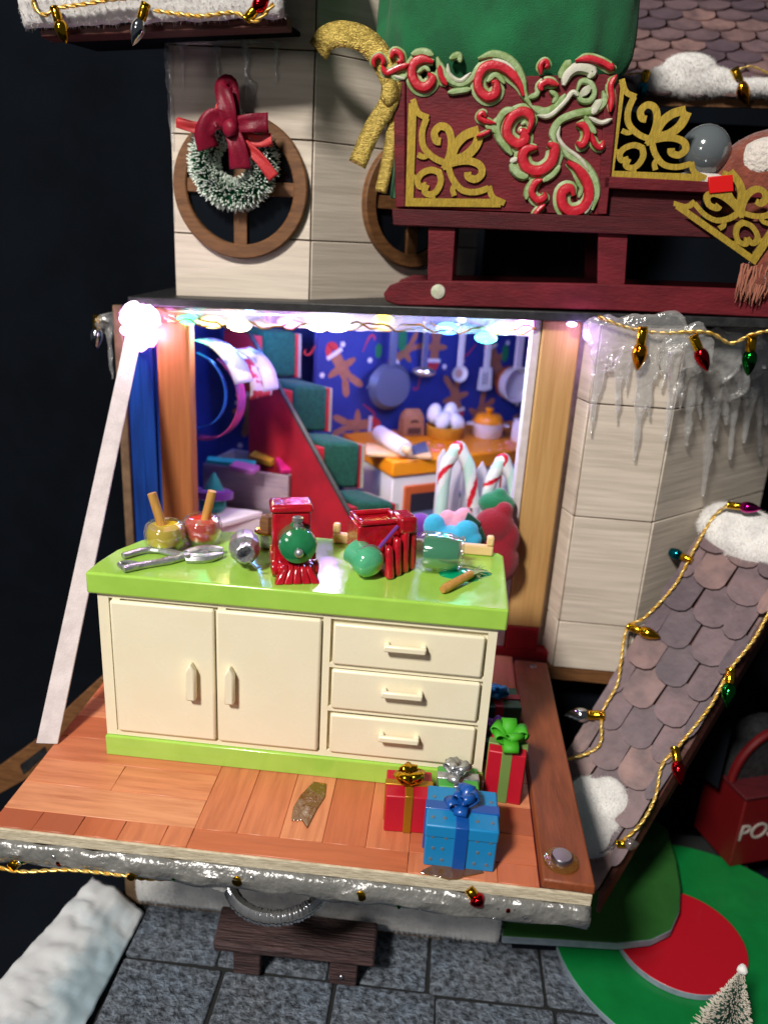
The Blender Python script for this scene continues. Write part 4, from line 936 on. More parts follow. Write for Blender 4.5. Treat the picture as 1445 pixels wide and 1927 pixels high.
# curled wrapping sheets
def curl(c, ax, r, a0, a1, L, m, label, px=None, rows=18, spir=0):
    ax = V(ax).normalized(); e1 = ax.cross(V((0, 0, 1))).normalized(); e2 = e1.cross(ax); g = []
    for i in range(rows+1):
        a = math.radians(a0+(a1-a0)*i/rows); rr = r*(1+spir*i/rows)
        g.append([c+e1*(rr*math.cos(a))+e2*(rr*math.sin(a))+ax*(L*j/3) for j in range(4)])
    return part('wrapping_sheet', MB().sheet(g), m, label=label, cat='paper', group='curled papers by the left post', solid=.04, ang=80)
curl(P(372, 745, y=9.0), (.25, 1, 0), 1.55, -100, 60, .55, M['curlpaper'], 'purple and pink printed sheet curling behind the left post')
curl(P(360, 735, y=8.75), (.25, 1, 0), 1.3, -110, 80, .14, M['curlblue'], 'bright blue paper loop beside the left post')
curl(P(370, 745, y=8.8), (.5, 1, 0), 1.85, 20, 105, .9, M['paper'], 'wide white sheet arching over the purple curl')
curl(P(445, 728, y=10.2), (.5, 1, 0), 1.25, 0, 95, .8, M['paper'], 'narrow white paper curl next to the stairs')
curl(P(420, 725, y=10.8), (.5, 1, 0), 1.3, -15, 80, 1.2, mat('red white print', 'b8303c', .4, col2='d8d0d8', vs=2.2, contrast=(.48, .52)), 'red and white printed curl hanging under the white papers')
# candy canes and picket fence
fence = root('picket_fence', 'white toy picket fence standing behind the candy canes', 'fence', P(900, 1000, z=1)+V((0, .4, -.97)))
fc = P(900, 930, y=10.6)
for k, px in enumerate((835, 860, 884, 908, 934, 958, 985)):
    p = P(px, 852+(k % 2)*8+k*3 if k else 845, y=11.3); w_ = .2
    part('picket', MB().prism([(p.x-w_, p.y, 1.0), (p.x+w_, p.y, 1.0), (p.x+w_, p.y, p.z-.35), (p.x, p.y, p.z), (p.x-w_, p.y, p.z-.35)], (0, .14, 0)), M['picket'], fence, bev=.03)
p0, p1_ = P(828, 930, y=11.4), P(990, 940, y=11.4)
part('cross_rail', MB().box(p0.x, 11.45, p0.z-.1, p1_.x, 11.6, p0.z+.12), M['picket'], fence); part('cross_rail', MB().box(p0.x, 11.45, 1.2, p1_.x, 11.6, 1.5), M['picket'], fence)
def cane(px0, px1, top, bot, dy, label):
    y = 10.0; r_ = .235
    a = P(px0, bot, y=y); b = P(px0+8, top+42, y=y); m_ = P((px0+px1)/2+4, top, y=y); d = P(px1-2, top+45, y=y); e_ = P(px1+4, top+110, y=y)
    path = smooth_path([V((a.x, y, .4)), a, b, P(px0+22, top+14, y=y), m_, P(px1-14, top+16, y=y), d, e_], 22)
    mb = MB(); vs = []; n = 40; k = len(path); nrm = V((0, -1, 0))
    for i, p in enumerate(path):
        t = (path[min(i+1, k-1)]-path[max(i-1, 0)]).normalized(); bnn = t.cross(nrm)
        for j in range(n):
            w = 2*math.pi*j/n; vs.append(p+nrm*(r_*math.cos(w))+bnn*(r_*math.sin(w)))
    mb.v = vs
    for i in range(k-1):
        for j in range(n):
            mb.f.append([i*n+j, i*n+(j+1) % n, (i+1)*n+(j+1) % n, (i+1)*n+j]); mb.mi.append(1 if ((j-i*.8) % n) < 6 else (2 if 12 < ((j-i*.8) % n) < 26 else 0))
    mb.f += [list(range(n-1, -1, -1)), list(range((k-1)*n, k*n))]; mb.mi += [0, 0]
    part('candy_cane', mb, [M['candy'], M['candyred'], mat('candy mint', 'b4d4cc', .3, coat=.4)], label=label, cat='candy cane', group='candy canes by the fence', ang=70)
cane(830, 886, 842, 960, 0, 'red striped candy cane on the left, above the pink bear')
cane(916, 968, 865, 950, 0, 'red striped candy cane on the right, behind the crimson bear')
# plush bears (sitting behind the cabinet)
def bear(c, s, m, label, tilt=0, rz=0, parts_=(), upside=False):
    X = T(*c) @ RZ(rz) @ RX(tilt); r = root('plush_bear', label, 'plush toy', c); mb = MB()
    b = lambda p, q: mb.ball(X @ (V(p)*s), tuple(k*s for k in q), 16, 10, X)
    b((0, 0, .55), (.55, .48, .6)); b((0, -.05, 1.35), (.48, .45, .43)); b((-.36, 0, 1.72), (.17, .1, .17)); b((.36, 0, 1.72), (.17, .1, .17))
    b((0, -.42, 1.25), (.2, .16, .15)); b((-.55, -.18, .85), (.22, .22, .38)); b((.55, -.18, .85), (.22, .22, .38)); b((-.38, -.5, .22), (.24, .45, .22)); b((.38, -.5, .22), (.24, .45, .22))
    part('plush_body', mb, m, r, remesh=.05*s+.02, smooth=4)
    mb = MB(); mb.ball(X @ (V((0, -.58, 1.28))*s), .05*s, 8, 6)
    part('nose', mb, M['brownprint'], r)
    mb = MB(); mb.ball(X @ (V((-.16, -.46, 1.45))*s), .035*s, 8, 6).ball(X @ (V((.16, -.46, 1.45))*s), .035*s, 8, 6)
    part('eyes', mb, M['ovendark'], r)
    return r, X
# blue bear lies on its back, feet up
cb = P(850, 1040, y=6.2)
mbb = MB(); rb = root('plush_bear', 'sky blue plush bear upside down behind the green paint jar', 'plush toy', V((cb.x, 6.2, .3)))
for (px, py, y, q) in ((850, 1020, 6.5, (.75, .5, .55)), (817, 990, 6.3, (.36, .3, .42)), (878, 1000, 6.3, (.4, .32, .38)), (845, 1012, 6.1, (.45, .35, .3)), (890, 1015, 6.2, (.3, .25, .25)), (850, 1100, 6.6, (.7, .6, .7))): mbb.ball(P(px, py, y=y), q, 16, 10)
part('plush_body', mbb, M['bearblue'], rb, remesh=.06, smooth=4)
mb = MB(); nz = P(846, 1016, y=5.72); mb.ball(nz, (.13, .06, .1), 10, 8).ball(nz+V((0, .02, .12)), (.05, .05, .08), 8, 6); part('nose', mb, M['ovendark'], rb)
pk = P(857, 995, y=7.2); rk = root('plush_bear', 'pink plush bear seen from behind under the left candy cane', 'plush toy', V((pk.x, 7.2, .3))); mbb = MB()
for (px, py, q) in ((842, 978, (.3, .3, .34)), (872, 975, (.33, .3, .36)), (857, 990, (.5, .4, .4)), (880, 995, (.35, .3, .3)), (857, 1050, (.6, .5, .7))): mbb.ball(P(px, py, y=7.2), q, 16, 10)
part('plush_body', mbb, M['bearpink'], rk, remesh=.06, smooth=4)
rr_ = root('plush_bear', 'crimson plush bear wearing a green felt hat beside the right post', 'plush toy', V((10.0, 7.0, .3))); mbb = MB()
for (px, py, y, q) in ((930, 988, 6.8, (.66, .5, .58)), (948, 962, 6.9, (.32, .3, .32)), (925, 1055, 6.7, (.9, .6, .85)), (900, 1045, 6.5, (.4, .3, .45)), (955, 1015, 6.7, (.4, .3, .6))): mbb.ball(P(px, py, y=y), q, 16, 10)
part('plush_body', mbb, M['bearred'], rr_, remesh=.06, smooth=4)
mbb = MB(); hq = P(934, 948, y=7.3); mbb.ball(hq, (.62, .45, .4), 16, 10).ball(hq+V((.08, .05, .25)), (.28, .28, .28), 12, 8); part('hat', mbb, M['feltgreen'], rr_, remesh=.06, smooth=3)
mbb = MB()
for (pts) in (((905, 985), (880, 965), (872, 985), (900, 995)), ((905, 990), (915, 1015), (905, 1035), (893, 1010))):
    mbb.prism([P(x, y, y=6.35) for x, y in pts], (0, .18, 0))
part('neck_ribbon', mbb, M['satingreen'], rr_, bev=.05)
mbb = MB(); q = P(790, 985, y=7.3); mbb.ball(q, (.5, .3, .32), 12, 8, amp=.5, fr=2).ball(q+V((-.1, .1, -.6)), (.5, .4, .6), 12, 8, amp=.4, fr=2)
part('felt_scrap', mbb, M['purple'], label='purple felt bundle left of the blue plush bear', cat='felt')

# ================================================================== LED STRING
led = root('led_string', 'lit multicolour LED string taped under the black terrace edge', 'light string', P(600, 610, y=7.3))
def em(name, col, s):
    m = bpy.data.materials.new(name); m.use_nodes = True; b = m.node_tree.nodes['Principled BSDF']
    b.inputs['Base Color'].default_value = (*col, 1); b.inputs['Emission Color'].default_value = (*col, 1); b.inputs['Emission Strength'].default_value = s; return m
LEDS = [(262, 592, (.9, .25, 1), 1.3, .32), (250, 622, (.95, .5, 1), .8, .26), (285, 610, (.9, .3, 1), .7, .24), (352, 600, (.1, 1, .45), 1.0, .24), (400, 606, (1, .72, .25), 1.2, .25), (450, 612, (1, .88, .55), 1.2, .25), (545, 607, (1, .28, .9), 1.0, .24),
        (600, 612, (1, .95, .9), 1.2, .25), (632, 610, (.95, .95, 1), 1.4, .3), (722, 601, (1, .75, .12), 1.0, .2), (843, 618, (.1, .4, 1), 1.7, .24), (914, 636, (.1, 1, .7), 1.3, .22), (945, 617, (.85, 1, .9), 1.0, .2), (985, 612, (1, .4, 1), 1.1, .2), (1076, 606, (.6, .35, 1), .6, .1)]
for k, (px, py, col, s, r_) in enumerate(LEDS):
    p = P(px, py, y=7.62 if px < 1000 else 7.0); p.z = min(p.z, bzz(p.x)-r_*.7)
    part('led_bead', MB().ball(p, (r_*1.6, r_, r_*.8), 14, 8), em('led %d' % k, col, (12 if min(col) > .3 else 4)*s), led)
    l = bpy.data.lights.new('led_light', 'POINT'); l.energy = 125*s; l.color = col; l.shadow_soft_size = .25
    o = bpy.data.objects.new('led_light', l); COL.objects.link(o); o.location = p+V((0, 1.1, -.6) if 300 < px < 1000 else (.3, -.35, -.3))
    if 300 < px < 1000:
        l = bpy.data.lights.new('led_light', 'POINT'); l.energy = (.5 if min(col) > .3 else 5)*s; l.color = col; l.shadow_soft_size = .06
        o = bpy.data.objects.new('led_light', l); COL.objects.link(o); o.location = p+V((0, -.09-r_*.5, -r_*.5))
# cooler LEDs further inside the ceiling
for k, (x, y, col, s) in enumerate(((1.0, 11.4, (.12, .3, 1), 6.5), (4.2, 11.2, (.6, .3, 1), 5.5), (8.6, 13.2, (.35, .38, 1), 5.5), (8.4, 10.6, (.7, .45, 1), 3.2))):
    p = V((x, y, 10.72)); part('led_bead', MB().ball(p, (.16, .16, .1), 10, 6), em('inner led %d' % k, col, 12), led)
    l = bpy.data.lights.new('led_light', 'POINT'); l.energy = 120*s; l.color = col; l.shadow_soft_size = .3
    o = bpy.data.objects.new('led_light', l); COL.objects.link(o); o.location = p-V((0, 0, .35))
for ph in (0, 2.2):
    pts = []
    for k in range(60):
        px = 300+k*12; p = P(px, 607+(px-300)*.02+7*math.sin(k*.7+ph)+3*math.sin(k*1.9+ph), y=7.45+.12*math.sin(k*.5+ph)); p.z = min(p.z, bzz(p.x)-.06); pts.append(p)
    part('wire', MB().tube(pts, .03, 5), M['wire'], led)
g = []
for k in range(40):
    px = 300+k*18; p = P(px, 600+(px-300)*.025, y=7.40); p.z = bzz(p.x)-.01
    g.append([p+V((0, .02*math.sin(k*2), 0)), p+V((0, .0, -.26+.05*noise.noise(V((k*.7, 0, 0))))), p+V((0, .04, -.5+.1*noise.noise(V((k*.5, 3, 0)))))])
part('tape', MB().sheet(g), M['tape'], led, solid=.015)
mb = MB()
for (px, py, y, q) in ((262, 600, 7.15, (.5, .2, .45)), (240, 590, 7.2, (.25, .18, .2)), (285, 625, 7.2, (.22, .15, .5)), (262, 640, 7.1, (.32, .12, .35))): mb.ball(P(px, py, y=y+.25), q, 14, 10, amp=.25, fr=3, seed=px)
part('glue_blob', mb, M['glue'], led, remesh=.05)
for k, (px, py, r_) in enumerate(((252, 588, .34), (280, 598, .36), (258, 612, .36), (272, 632, .26), (240, 600, .24))):
    part('led_bead', MB().ball(P(px, py, y=7.02), (r_, .16, r_), 14, 8, amp=.3, fr=4, seed=k), em('bundle led %d' % k, (1, .72, 1), 5), led)
l = bpy.data.lights.new('led_light', 'POINT'); l.energy = 150; l.color = (1, .75, 1); l.shadow_soft_size = .3
o = bpy.data.objects.new('led_light', l); COL.objects.link(o); o.location = P(268, 618, y=6.5)

# ================================================================== SLEIGH
so = A0-tn*.32                                        # plane of the sleigh's near side
def PS(px, py, o=0): return PP(px, py, so+tn*o, tn)
SX = frame(PS(900, 300), tdir, (0, 0, 1))           # x along, y up, z towards viewer
SXi = SX.inverted()
def s2(px, py): q = SXi @ PS(px, py); return (q.x, q.y)
sl = root('sleigh', 'dark red wooden sleigh with gold filigree corners and carved scrolls on the roof terrace', 'sleigh', PS(1050, 585)-V((0, 0, .05)))
def spoly(pts, z0, z1): 
    return MB().prism([(*s2(x, y), z0) for x, y in pts], (0, 0, z1-z0), SX)
run = [(1460, 545), (1122, 533), (807, 527), (760, 527), (735, 536), (723, 552), (728, 566), (750, 573), (1155, 583), (1470, 598)]
zt = s2(760, 574)[1]
part('runner', spoly(run, -.02, .24), M['maroon'], sl, bev=.04)
part('runner', spoly(run, -3.2, -2.95), M['maroon'], sl, bev=.04)
for (x0, x1, y0, y1) in ((807, 857, 428, 529), (1124, 1179, 436, 536)):
    part('leg', spoly([(x0, y0), (x1, y0+1), (x1-6, y1), (x0-2, y1)], .0, .2), M['maroon'], sl, bev=.02)
    part('leg', spoly([(x0, y0), (x1, y0+1), (x1-6, y1), (x0-2, y1)], -3.18, -3.0), M['maroon'], sl, bev=.02)
part('bed', spoly([(740, 393), (1445, 418), (1445, 452), (742, 424)], -3.3, .34), M['maroondark'], sl, bev=.03)
part('front_panel', spoly([(760, 150), (1160, 140), (1132, 405), (762, 391)], -.1, .1), M['maroon'], sl, bev=.02)
part('corner_post', spoly([(741, 150), (764, 150), (764, 391), (745, 391)], -.15, .2), M['maroon'], sl, bev=.04)
part('corner_post', spoly([(1138, 150), (1164, 160), (1140, 404), (1122, 404)], -.15, .16), M['maroon'], sl, bev=.03)
part('back_panel', spoly([(741, 150), (1160, 140), (1132, 405), (745, 391)], -3.2, -3.0), M['maroon'], sl)
part('end_panel', spoly([(741, 150), (758, 150), (762, 391), (745, 391)], -3.0, -.16), M['maroon'], sl)
part('end_panel', spoly([(1142, 150), (1158, 150), (1130, 404), (1115, 404)], -3.0, -.16), M['maroon'], sl)
part('seat_rail', spoly([(1134, 332), (1380, 345), (1380, 366), (1134, 355)], -.1, .16), M['maroon'], sl, bev=.03)
part('seat', spoly([(1134, 345), (1445, 362), (1445, 372), (1134, 358)], -3.1, -.12), M['maroon'], sl)
part('lower_panel', spoly([(1134, 358), (1320, 368), (1320, 415), (1134, 405)], -.3, -.12), M['maroondark'], sl)
part('paint_dot', MB().lathe([(.22, 0), (.2, .05), (.1, .09), (0, .1)], 18, SX @ T(*s2(825, 548), .24)), M['scrollwhite'], sl)
# filigree corner, drawn in a unit square
FIL = [([(0.04, 0), (.04, 1.02)], .085, 1), ([(0, .04), (1.02, .04)], .085, 1.02),
       ([(.04, 1.06), (.1, .93), (.21, .88)], .06, .96), ([(1.06, .04), (.93, .1), (.88, .21)], .06, .94)]
half = [([(.19, .88), (.15, .74), (.17, .6), (.27, .5), (.38, .45), (.47, .44)], .065, 1.04), ([(.11, .52), (.18, .5), (.25, .54)], .055, .98),
        ([(.4, .38), (.45, .52), (.46, .66), (.42, .77), (.34, .8), (.28, .74), (.3, .66), (.35, .65)], .075, 1.06),
        ([(.46, .46), (.5, .6), (.6, .71), (.74, .76)], .095, 1.1), ([(.34, .36), (.37, .26), (.33, .16), (.26, .12), (.2, .15), (.22, .22)], .065, 1.0), ([(.3, .04), (.29, .1), (.24, .13)], .05, .93)]
for a, w, h in half: FIL.append((a, w, h)); FIL.append(([(y, x) for x, y in a], w, h+.013))
def filigree(X, size, par):
    mb = MB()
    for a, w, h in FIL: mb.stroke(a, w, .07*h, X @ Matrix.Diagonal((size, size, 1, 1)), dome=False, taper=len(a) > 2 and False, n=5)
    part('filigree', mb, M['goldpaint'], par)
def filX(corner, u, v, o):
    c = s2(*corner); a = V(s2(*u))-V(c); b = V(s2(*v))-V(c)
    X = SX @ Matrix(((a.x, b.x, 0, c[0]), (a.y, b.y, 0, c[1]), (0, 0, 1, o), (0, 0, 0, 1))); return X
filigree(filX((764, 388), (938, 390), (770, 200), .105), 1, sl)
filigree(filX((1138, 335), (1315, 342), (1160, 160), -.02), 1, sl)
filigree(filX((1410, 497), (1492, 372), (1266, 395), .4), 1, sl)
# carved scrolls
SC = .3322
def zz(l): return [s2(700+x*SC, 80+y*SC) for x, y in l]
k_ = SC/ppc(PS(950, 250))
REDS = [([(20, 150), (15, 110), (45, 85), (70, 110), (60, 140)], 26), ([(110, 100), (130, 60), (165, 75), (170, 110), (145, 125)], 30), ([(60, 140), (90, 180), (160, 150), (215, 135)], 30),
 ([(350, 120), (290, 105), (240, 130), (230, 190), (260, 250), (310, 260), (345, 215), (320, 185)], 46), ([(385, 140), (395, 200), (425, 250)], 30),
 ([(855, 310), (830, 240), (770, 170), (700, 140), (640, 150), (605, 200), (605, 270), (650, 315), (700, 295), (700, 240), (675, 235)], 46), ([(1145, 115), (1220, 100), (1290, 120), (1345, 150), (1350, 130)], 32),
 ([(1340, 400), (1350, 320), (1345, 250), (1375, 195)], 30), ([(955, 190), (950, 140), (975, 115), (990, 135), (975, 155)], 26), ([(1050, 250), (990, 230), (950, 255), (960, 280)], 32),
 ([(700, 465), (640, 450), (605, 430), (625, 405), (645, 430)], 26), ([(590, 540), (640, 520), (670, 505)], 20), ([(880, 520), (900, 440), (860, 400), (800, 420), (765, 480), (770, 540), (820, 580), (865, 555), (850, 510), (830, 520)], 48),
 ([(1150, 470), (1195, 480), (1210, 530), (1185, 585), (1150, 570)], 36), ([(1235, 520), (1255, 580), (1290, 600), (1305, 560)], 28), ([(930, 600), (870, 610), (850, 660), (880, 720), (950, 730), (1015, 680), (1030, 600), (990, 580)], 52),
 ([(960, 780), (920, 800), (900, 850), (930, 895), (970, 880), (975, 850)], 36), ([(975, 920), (940, 950), (920, 980), (950, 985)], 28), ([(1100, 680), (1160, 720), (1210, 790), (1225, 870), (1190, 940), (1120, 960), (1075, 920), (1075, 850), (1120, 830), (1135, 870)], 52)]
GRN = [([(110, 190), (150, 210), (200, 195)], 26), ([(225, 75), (290, 60), (350, 80)], 28), ([(370, 90), (390, 150), (430, 210), (500, 240), (560, 210), (600, 150)], 30), ([(440, 100), (490, 80), (500, 120)], 26), ([(430, 290), (500, 280), (560, 270)], 24),
 ([(600, 100), (680, 75), (760, 95), (820, 150), (850, 220), (860, 300), (900, 370)], 30), ([(900, 370), (970, 400), (1040, 370), (1090, 300)], 32), ([(1000, 280), (1040, 310), (1020, 350)], 20), ([(1060, 210), (1090, 150), (1120, 110)], 32),
 ([(1155, 280), (1180, 228), (1230, 235), (1255, 290), (1225, 335), (1175, 330), (1155, 280)], 22), ([(1300, 280), (1310, 340), (1250, 390), (1150, 410), (1060, 450), (1020, 520), (1040, 590)], 30), ([(820, 380), (750, 400), (710, 470), (715, 540), (760, 600), (790, 640)], 30),
 ([(840, 470), (870, 460), (890, 490)], 16), ([(780, 690), (830, 750), (880, 760)], 36), ([(1060, 570), (1110, 640), (1190, 690), (1250, 770), (1265, 860), (1240, 950)], 32), ([(870, 890), (880, 830), (910, 790)], 26), ([(960, 790), (1020, 750), (1060, 700)], 26), ([(1150, 790), (1180, 830), (1165, 880)], 18),
 ([(260, 180), (300, 150), (330, 170)], 18), ([(650, 230), (700, 190), (750, 240)], 24), ([(700, 520), (690, 480), (710, 430)], 26), ([(640, 480), (700, 490)], 22), ([(880, 320), (930, 300), (935, 260)], 22), ([(1200, 420), (1230, 480), (1260, 520)], 26)]
WHT = [([(680, 105), (760, 130), (810, 180)], 22), ([(430, 130), (440, 190), (500, 225), (560, 180)], 22), ([(1080, 250), (1100, 190), (1160, 150), (1240, 170), (1220, 210)], 44), ([(1190, 265), (1215, 300)], 60), ([(1160, 310), (1130, 290), (1080, 350), (1000, 420), (930, 420)], 24), ([(1290, 330), (1240, 410)], 38), ([(1350, 440), (1290, 460), (1220, 430)], 22), ([(1060, 480), (1050, 540), (1090, 600), (1170, 660), (1220, 730)], 20), ([(780, 680), (820, 660)], 26), ([(1240, 900), (1200, 970)], 22), ([(130, 200), (190, 215)], 16)]
mb = MB()
for k, (l, w) in enumerate(GRN): mb.m = 0; mb.stroke(zz(l), w*k_*1.5, .13+.003*(k % 7), SX, base=.102)
for k, (l, w) in enumerate(WHT): mb.m = 1; mb.stroke(zz(l), w*k_*1.3, .16+.003*(k % 7), SX, base=.102)
# thin under-plate that ties the carving together
for k, (l, w) in enumerate(REDS): mb.m = 0; mb.stroke(zz(l), w*k_*1.9, .08+.002*(k % 9), SX, base=.102)
orn = part('carved_scrollwork', mb, [M['scrollgreen'], M['scrollwhite']], sl)
for k, (l, w) in enumerate(REDS): part('red_curl', MB().stroke(zz(l), w*k_*1.22, .2+.002*(k % 9), SX, base=.104), M['scrollred'], orn)
# sack
sc0 = SX @ V((s2(932, 150)[0], s2(950, 395)[1], -1.55))
W2 = (s2(1188, 60)[0]-s2(712, 60)[0])/2*1.06
g = []
nx = 90
for i in range(26):
    t = i/25; zz_ = .2+7.2*t; row = []
    sm = max(0, min(1, (t-.36)/.2)); sm = sm*sm*(3-2*sm); rr = W2*(.80+.22*sm-(0 if t < .62 else .5*(t-.62)**1.5))
    for j in range(nx):
        a = 2*math.pi*j/nx; f = 1+.045*math.sin(a*3+t*2)*(.4+t)+.03*math.sin(a*9+t*4+1)*(1-.5*t)+.012*math.sin(a*17-t*6)+.04*noise.noise(V((math.cos(a)*2, math.sin(a)*2, t*3)))
        if abs(((a-4.12+math.pi) % (2*math.pi))-math.pi) < .05: f -= .02
        d = V((math.cos(a)*rr*f, math.sin(a)*(1.3+.35*sm)*f, zz_)); row.append(sc0+tdir*d.x+tn*(-d.y)+V((0, 0, d.z)))
    row.append(row[0]); g.append(row)
sk = part('cloth_sack', MB().sheet(g), M['greencloth'], label='bulging green cloth sack standing in the dark red sleigh', cat='sack', ang=80)
mb = MB()
for k in range(6):
    q = PS(972-3*k+3*math.sin(k*2), 25+k*9, .1)-tn*.0; mb.ball(q, (.022, .02, .05), 6, 5)
part('stitch', mb, M['printgreen'], sk)
# gold ribbon
def ribbon(mb, pts, w, tw=0):
    path = smooth_path(pts, 8); g = []
    for i, p in enumerate(path):
        t = (path[min(i+1, len(path)-1)]-path[max(i-1, 0)]).normalized(); s_ = t.cross(tn).normalized(); s_ = (s_*math.cos(tw*i/len(path))+tn*math.sin(tw*i/len(path)))
        g.append([p+s_*(w*(k/3-.5))+tn*.015*math.sin(i*1.9+k) for k in range(4)])
    mb.sheet(g)
gr = root('gold_ribbon', 'crinkled gold ribbon looping from the left end of the sleigh', 'ribbon', PS(700, 360))
mb = MB(); ribbon(mb, [PS(598, 97, -.1), PS(615, 72, .1), PS(645, 64, .2), PS(685, 75, .15), PS(715, 105, .1), PS(738, 150, .15)], 44/ppc(PS(660, 70)))
part('loop', mb, M['goldleaf'], gr, solid=.025)
mb = MB(); ribbon(mb, [PS(740, 150, .18), PS(730, 195, .25), PS(700, 245, .2), PS(672, 310, .1)], 36/ppc(PS(660, 70))); part('tail', mb, M['goldleaf'], gr, solid=.025)
mb = MB(); ribbon(mb, [PS(746, 190, .16), PS(738, 250, .12), PS(728, 310, .05), PS(716, 362, .0)], 24/ppc(PS(660, 70))); part('tail', mb, M['goldleaf'], gr, solid=.025)
mb = MB(); mb.ball(PS(735, 175, .2), (.28, .2, .35), 10, 8, amp=.3, fr=4); part('knot', mb, M['goldleaf'], gr)
# glass globe + felt
c = PS(1325, 285, -1.1); gb = root('glass_globe', 'smoky glass globe on white felt in the sleigh seat', 'globe', c-V((0, 0, .75)))
part('globe', MB().ball(c, .72, 28, 18), M['bluegreyglass'], gb); part('felt_pad', MB().ball(c-V((0, 0, .75)), (.95, .6, .22), 18, 8, amp=.2, fr=3), M['furwhite'], gb)
# red tile
part('red_tile', spoly([(1323, 335), (1368, 331), (1370, 362), (1325, 366)], .42, .52), mat('bright red tile', 'd01414', .4), label='small bright red square piece above the tilted gold filigree', cat='tile', bev=.02)
# woolly animal
an = root('felted_animal', 'rust brown and white felted wool animal sitting at the right end of the sleigh', 'figurine', PS(1440, 575, 0))
mb = MB()
for (px, py, o, q) in ((1452, 365, -1.2, (1.95, 1.0, 1.75)), (1470, 420, -.6, (1.0, .7, 1.2)), (1470, 480, -.3, (.6, .5, .9))): mb.ball(PS(px, py, o), q, 20, 14)
mb.tube(smooth_path([PS(1465, 450, -.2), PS(1432, 505, .1), PS(1418, 545, .22)], 6), [.55, .52, .5, .47, .44, .42, .4, .38, .37, .38, .4, .36, .2], 12)
part('body', mb, M['fur'], an, remesh=.07, smooth=3)
mb = MB(); mb.ball(PS(1442, 300, -.72), (.75, .5, .6), 16, 10, amp=.2, fr=2); part('white_patch', mb, M['furwhite'], an)
mb = MB()
for k in range(130):
    o = PS(random.uniform(1395, 1450), random.uniform(495, 530), random.uniform(.25, .5)); d = V((random.uniform(-.15, .05), -.05, -random.uniform(.4, .75)))
    mb.tube([o, o+d*.5+V((random.uniform(-.05, .05), -.03, 0)), o+d], [.035, .03, .008], 4)
part('wool_strands', mb, mat('wool strand', '9a6250', .9, rand=0), an)

# ================================================================== WREATH on the round window
wc = P(440, 306, y=UY-.5); X = frame(wc, (1, 0, 0), (0, 0, 1)); wr = root('wreath', 'frosted green wreath with a burgundy bow hanging on the round window', 'wreath', wc)
mb = MB(); Rw = .9; rw_ = .5
def bristle(mb, a, d, L, r=.022):
    d = d.normalized(); e1 = d.orthogonal().normalized(); e2 = d.cross(e1); vs = []
    for (t, rr) in ((0, r), (.82, r*.9), (1, r*.5)):
        for k in range(3): w = 2*math.pi*k/3; vs.append(a+d*(L*t)+e1*(rr*math.cos(w))+e2*(rr*math.sin(w)))
    mb.m = 0; mb.add(vs[:6], [(0, 1, 4, 3), (1, 2, 5, 4), (2, 0, 3, 5)])
    mb.m = 1; mb.add([v+(v-a-d*L)*0 for v in vs[3:]], [(0, 1, 4, 3), (1, 2, 5, 4), (2, 0, 3, 5), (3, 4, 5)])
for k in range(4200):
    a = random.uniform(0, 2*math.pi); ph = random.uniform(0, 2*math.pi)
    c = V((Rw*math.cos(a), Rw*math.sin(a), 0)); d = V((math.cos(a)*math.cos(ph), math.sin(a)*math.cos(ph), math.sin(ph)))+V((random.gauss(0, .25), random.gauss(0, .25), random.gauss(0, .25)))
    bristle(mb, X @ c, X.to_3x3() @ d, rw_*random.uniform(.7, 1.1), .026)
part('needles', mb, [M['needle'], M['frost']], wr)
mb = MB(); mb.tube([X @ V((Rw*math.cos(t*.2), Rw*math.sin(t*.2), 0)) for t in range(32)], .2, 8); part('wire_core', mb, M['feltgreen'], wr)
ap = V((0, -1, 0))
def bpt(px, py, o): return P(px, py, y=UY-1.05-o)
def rib(pts, w, m, name, tw=0):
    mb = MB(); path = smooth_path(pts, 8); g = []; n = len(path)
    for i, p in enumerate(path):
        t = (path[min(i+1, n-1)]-path[max(i-1, 0)]).normalized(); s_ = t.cross(ap); s_ = s_.normalized() if s_.length > .05 else V((0, 0, 1)); f = i/(n-1)
        a = tw*f; q = ap-t*ap.dot(t); q = q.normalized() if q.length > .05 else V((1, 0, 0)); s_ = s_*math.cos(a)+q*math.sin(a)
        ww = w if not isinstance(w, tuple) else w[0]+(w[1]-w[0])*f
        g.append([p+s_*(ww*(k/4-.5))+ap*.05*math.sin(k*1.6+i*.25) for k in range(5)])
    mb.sheet(g); return part(name, mb, m, wr, solid=.02, ang=80)
kk = 1/ppc(wc)
rib([bpt(432, 245, .1), bpt(428, 205, .25), bpt(420, 165, .1), bpt(432, 162, -.15), bpt(436, 210, -.1), bpt(435, 245, .0)], 32*kk, M['satin'], 'bow_loop')
rib([bpt(432, 232, .1), bpt(402, 222, .3), bpt(385, 250, .3), bpt(392, 280, .15)], (26*kk, 40*kk), M['satin'], 'bow_loop', .4)
rib([bpt(436, 235, .1), bpt(470, 232, .25), bpt(505, 232, .12)], (24*kk, 36*kk), M['satin'], 'bow_loop')
rib([bpt(434, 240, .15), bpt(447, 275, .2), bpt(452, 318, .1)], (26*kk, 40*kk), M['satin'], 'bow_tail')
rib([bpt(420, 230, -.05), bpt(375, 240, -.1), bpt(332, 230, -.1)], (20*kk, 18*kk), M['redribbon'], 'ribbon_tail')
rib([bpt(448, 248, -.05), bpt(485, 265, 0), bpt(512, 262, .05)], (20*kk, 22*kk), M['redribbon'], 'ribbon_tail')
rib([bpt(460, 270, .0), bpt(490, 300, .0), bpt(515, 335, -.05)], (18*kk, 22*kk), M['redribbon'], 'ribbon_tail')
rib([bpt(424, 240, .1), bpt(415, 205, .15), bpt(428, 190, .1)], (20*kk, 16*kk), M['redribbon'], 'ribbon_tail')
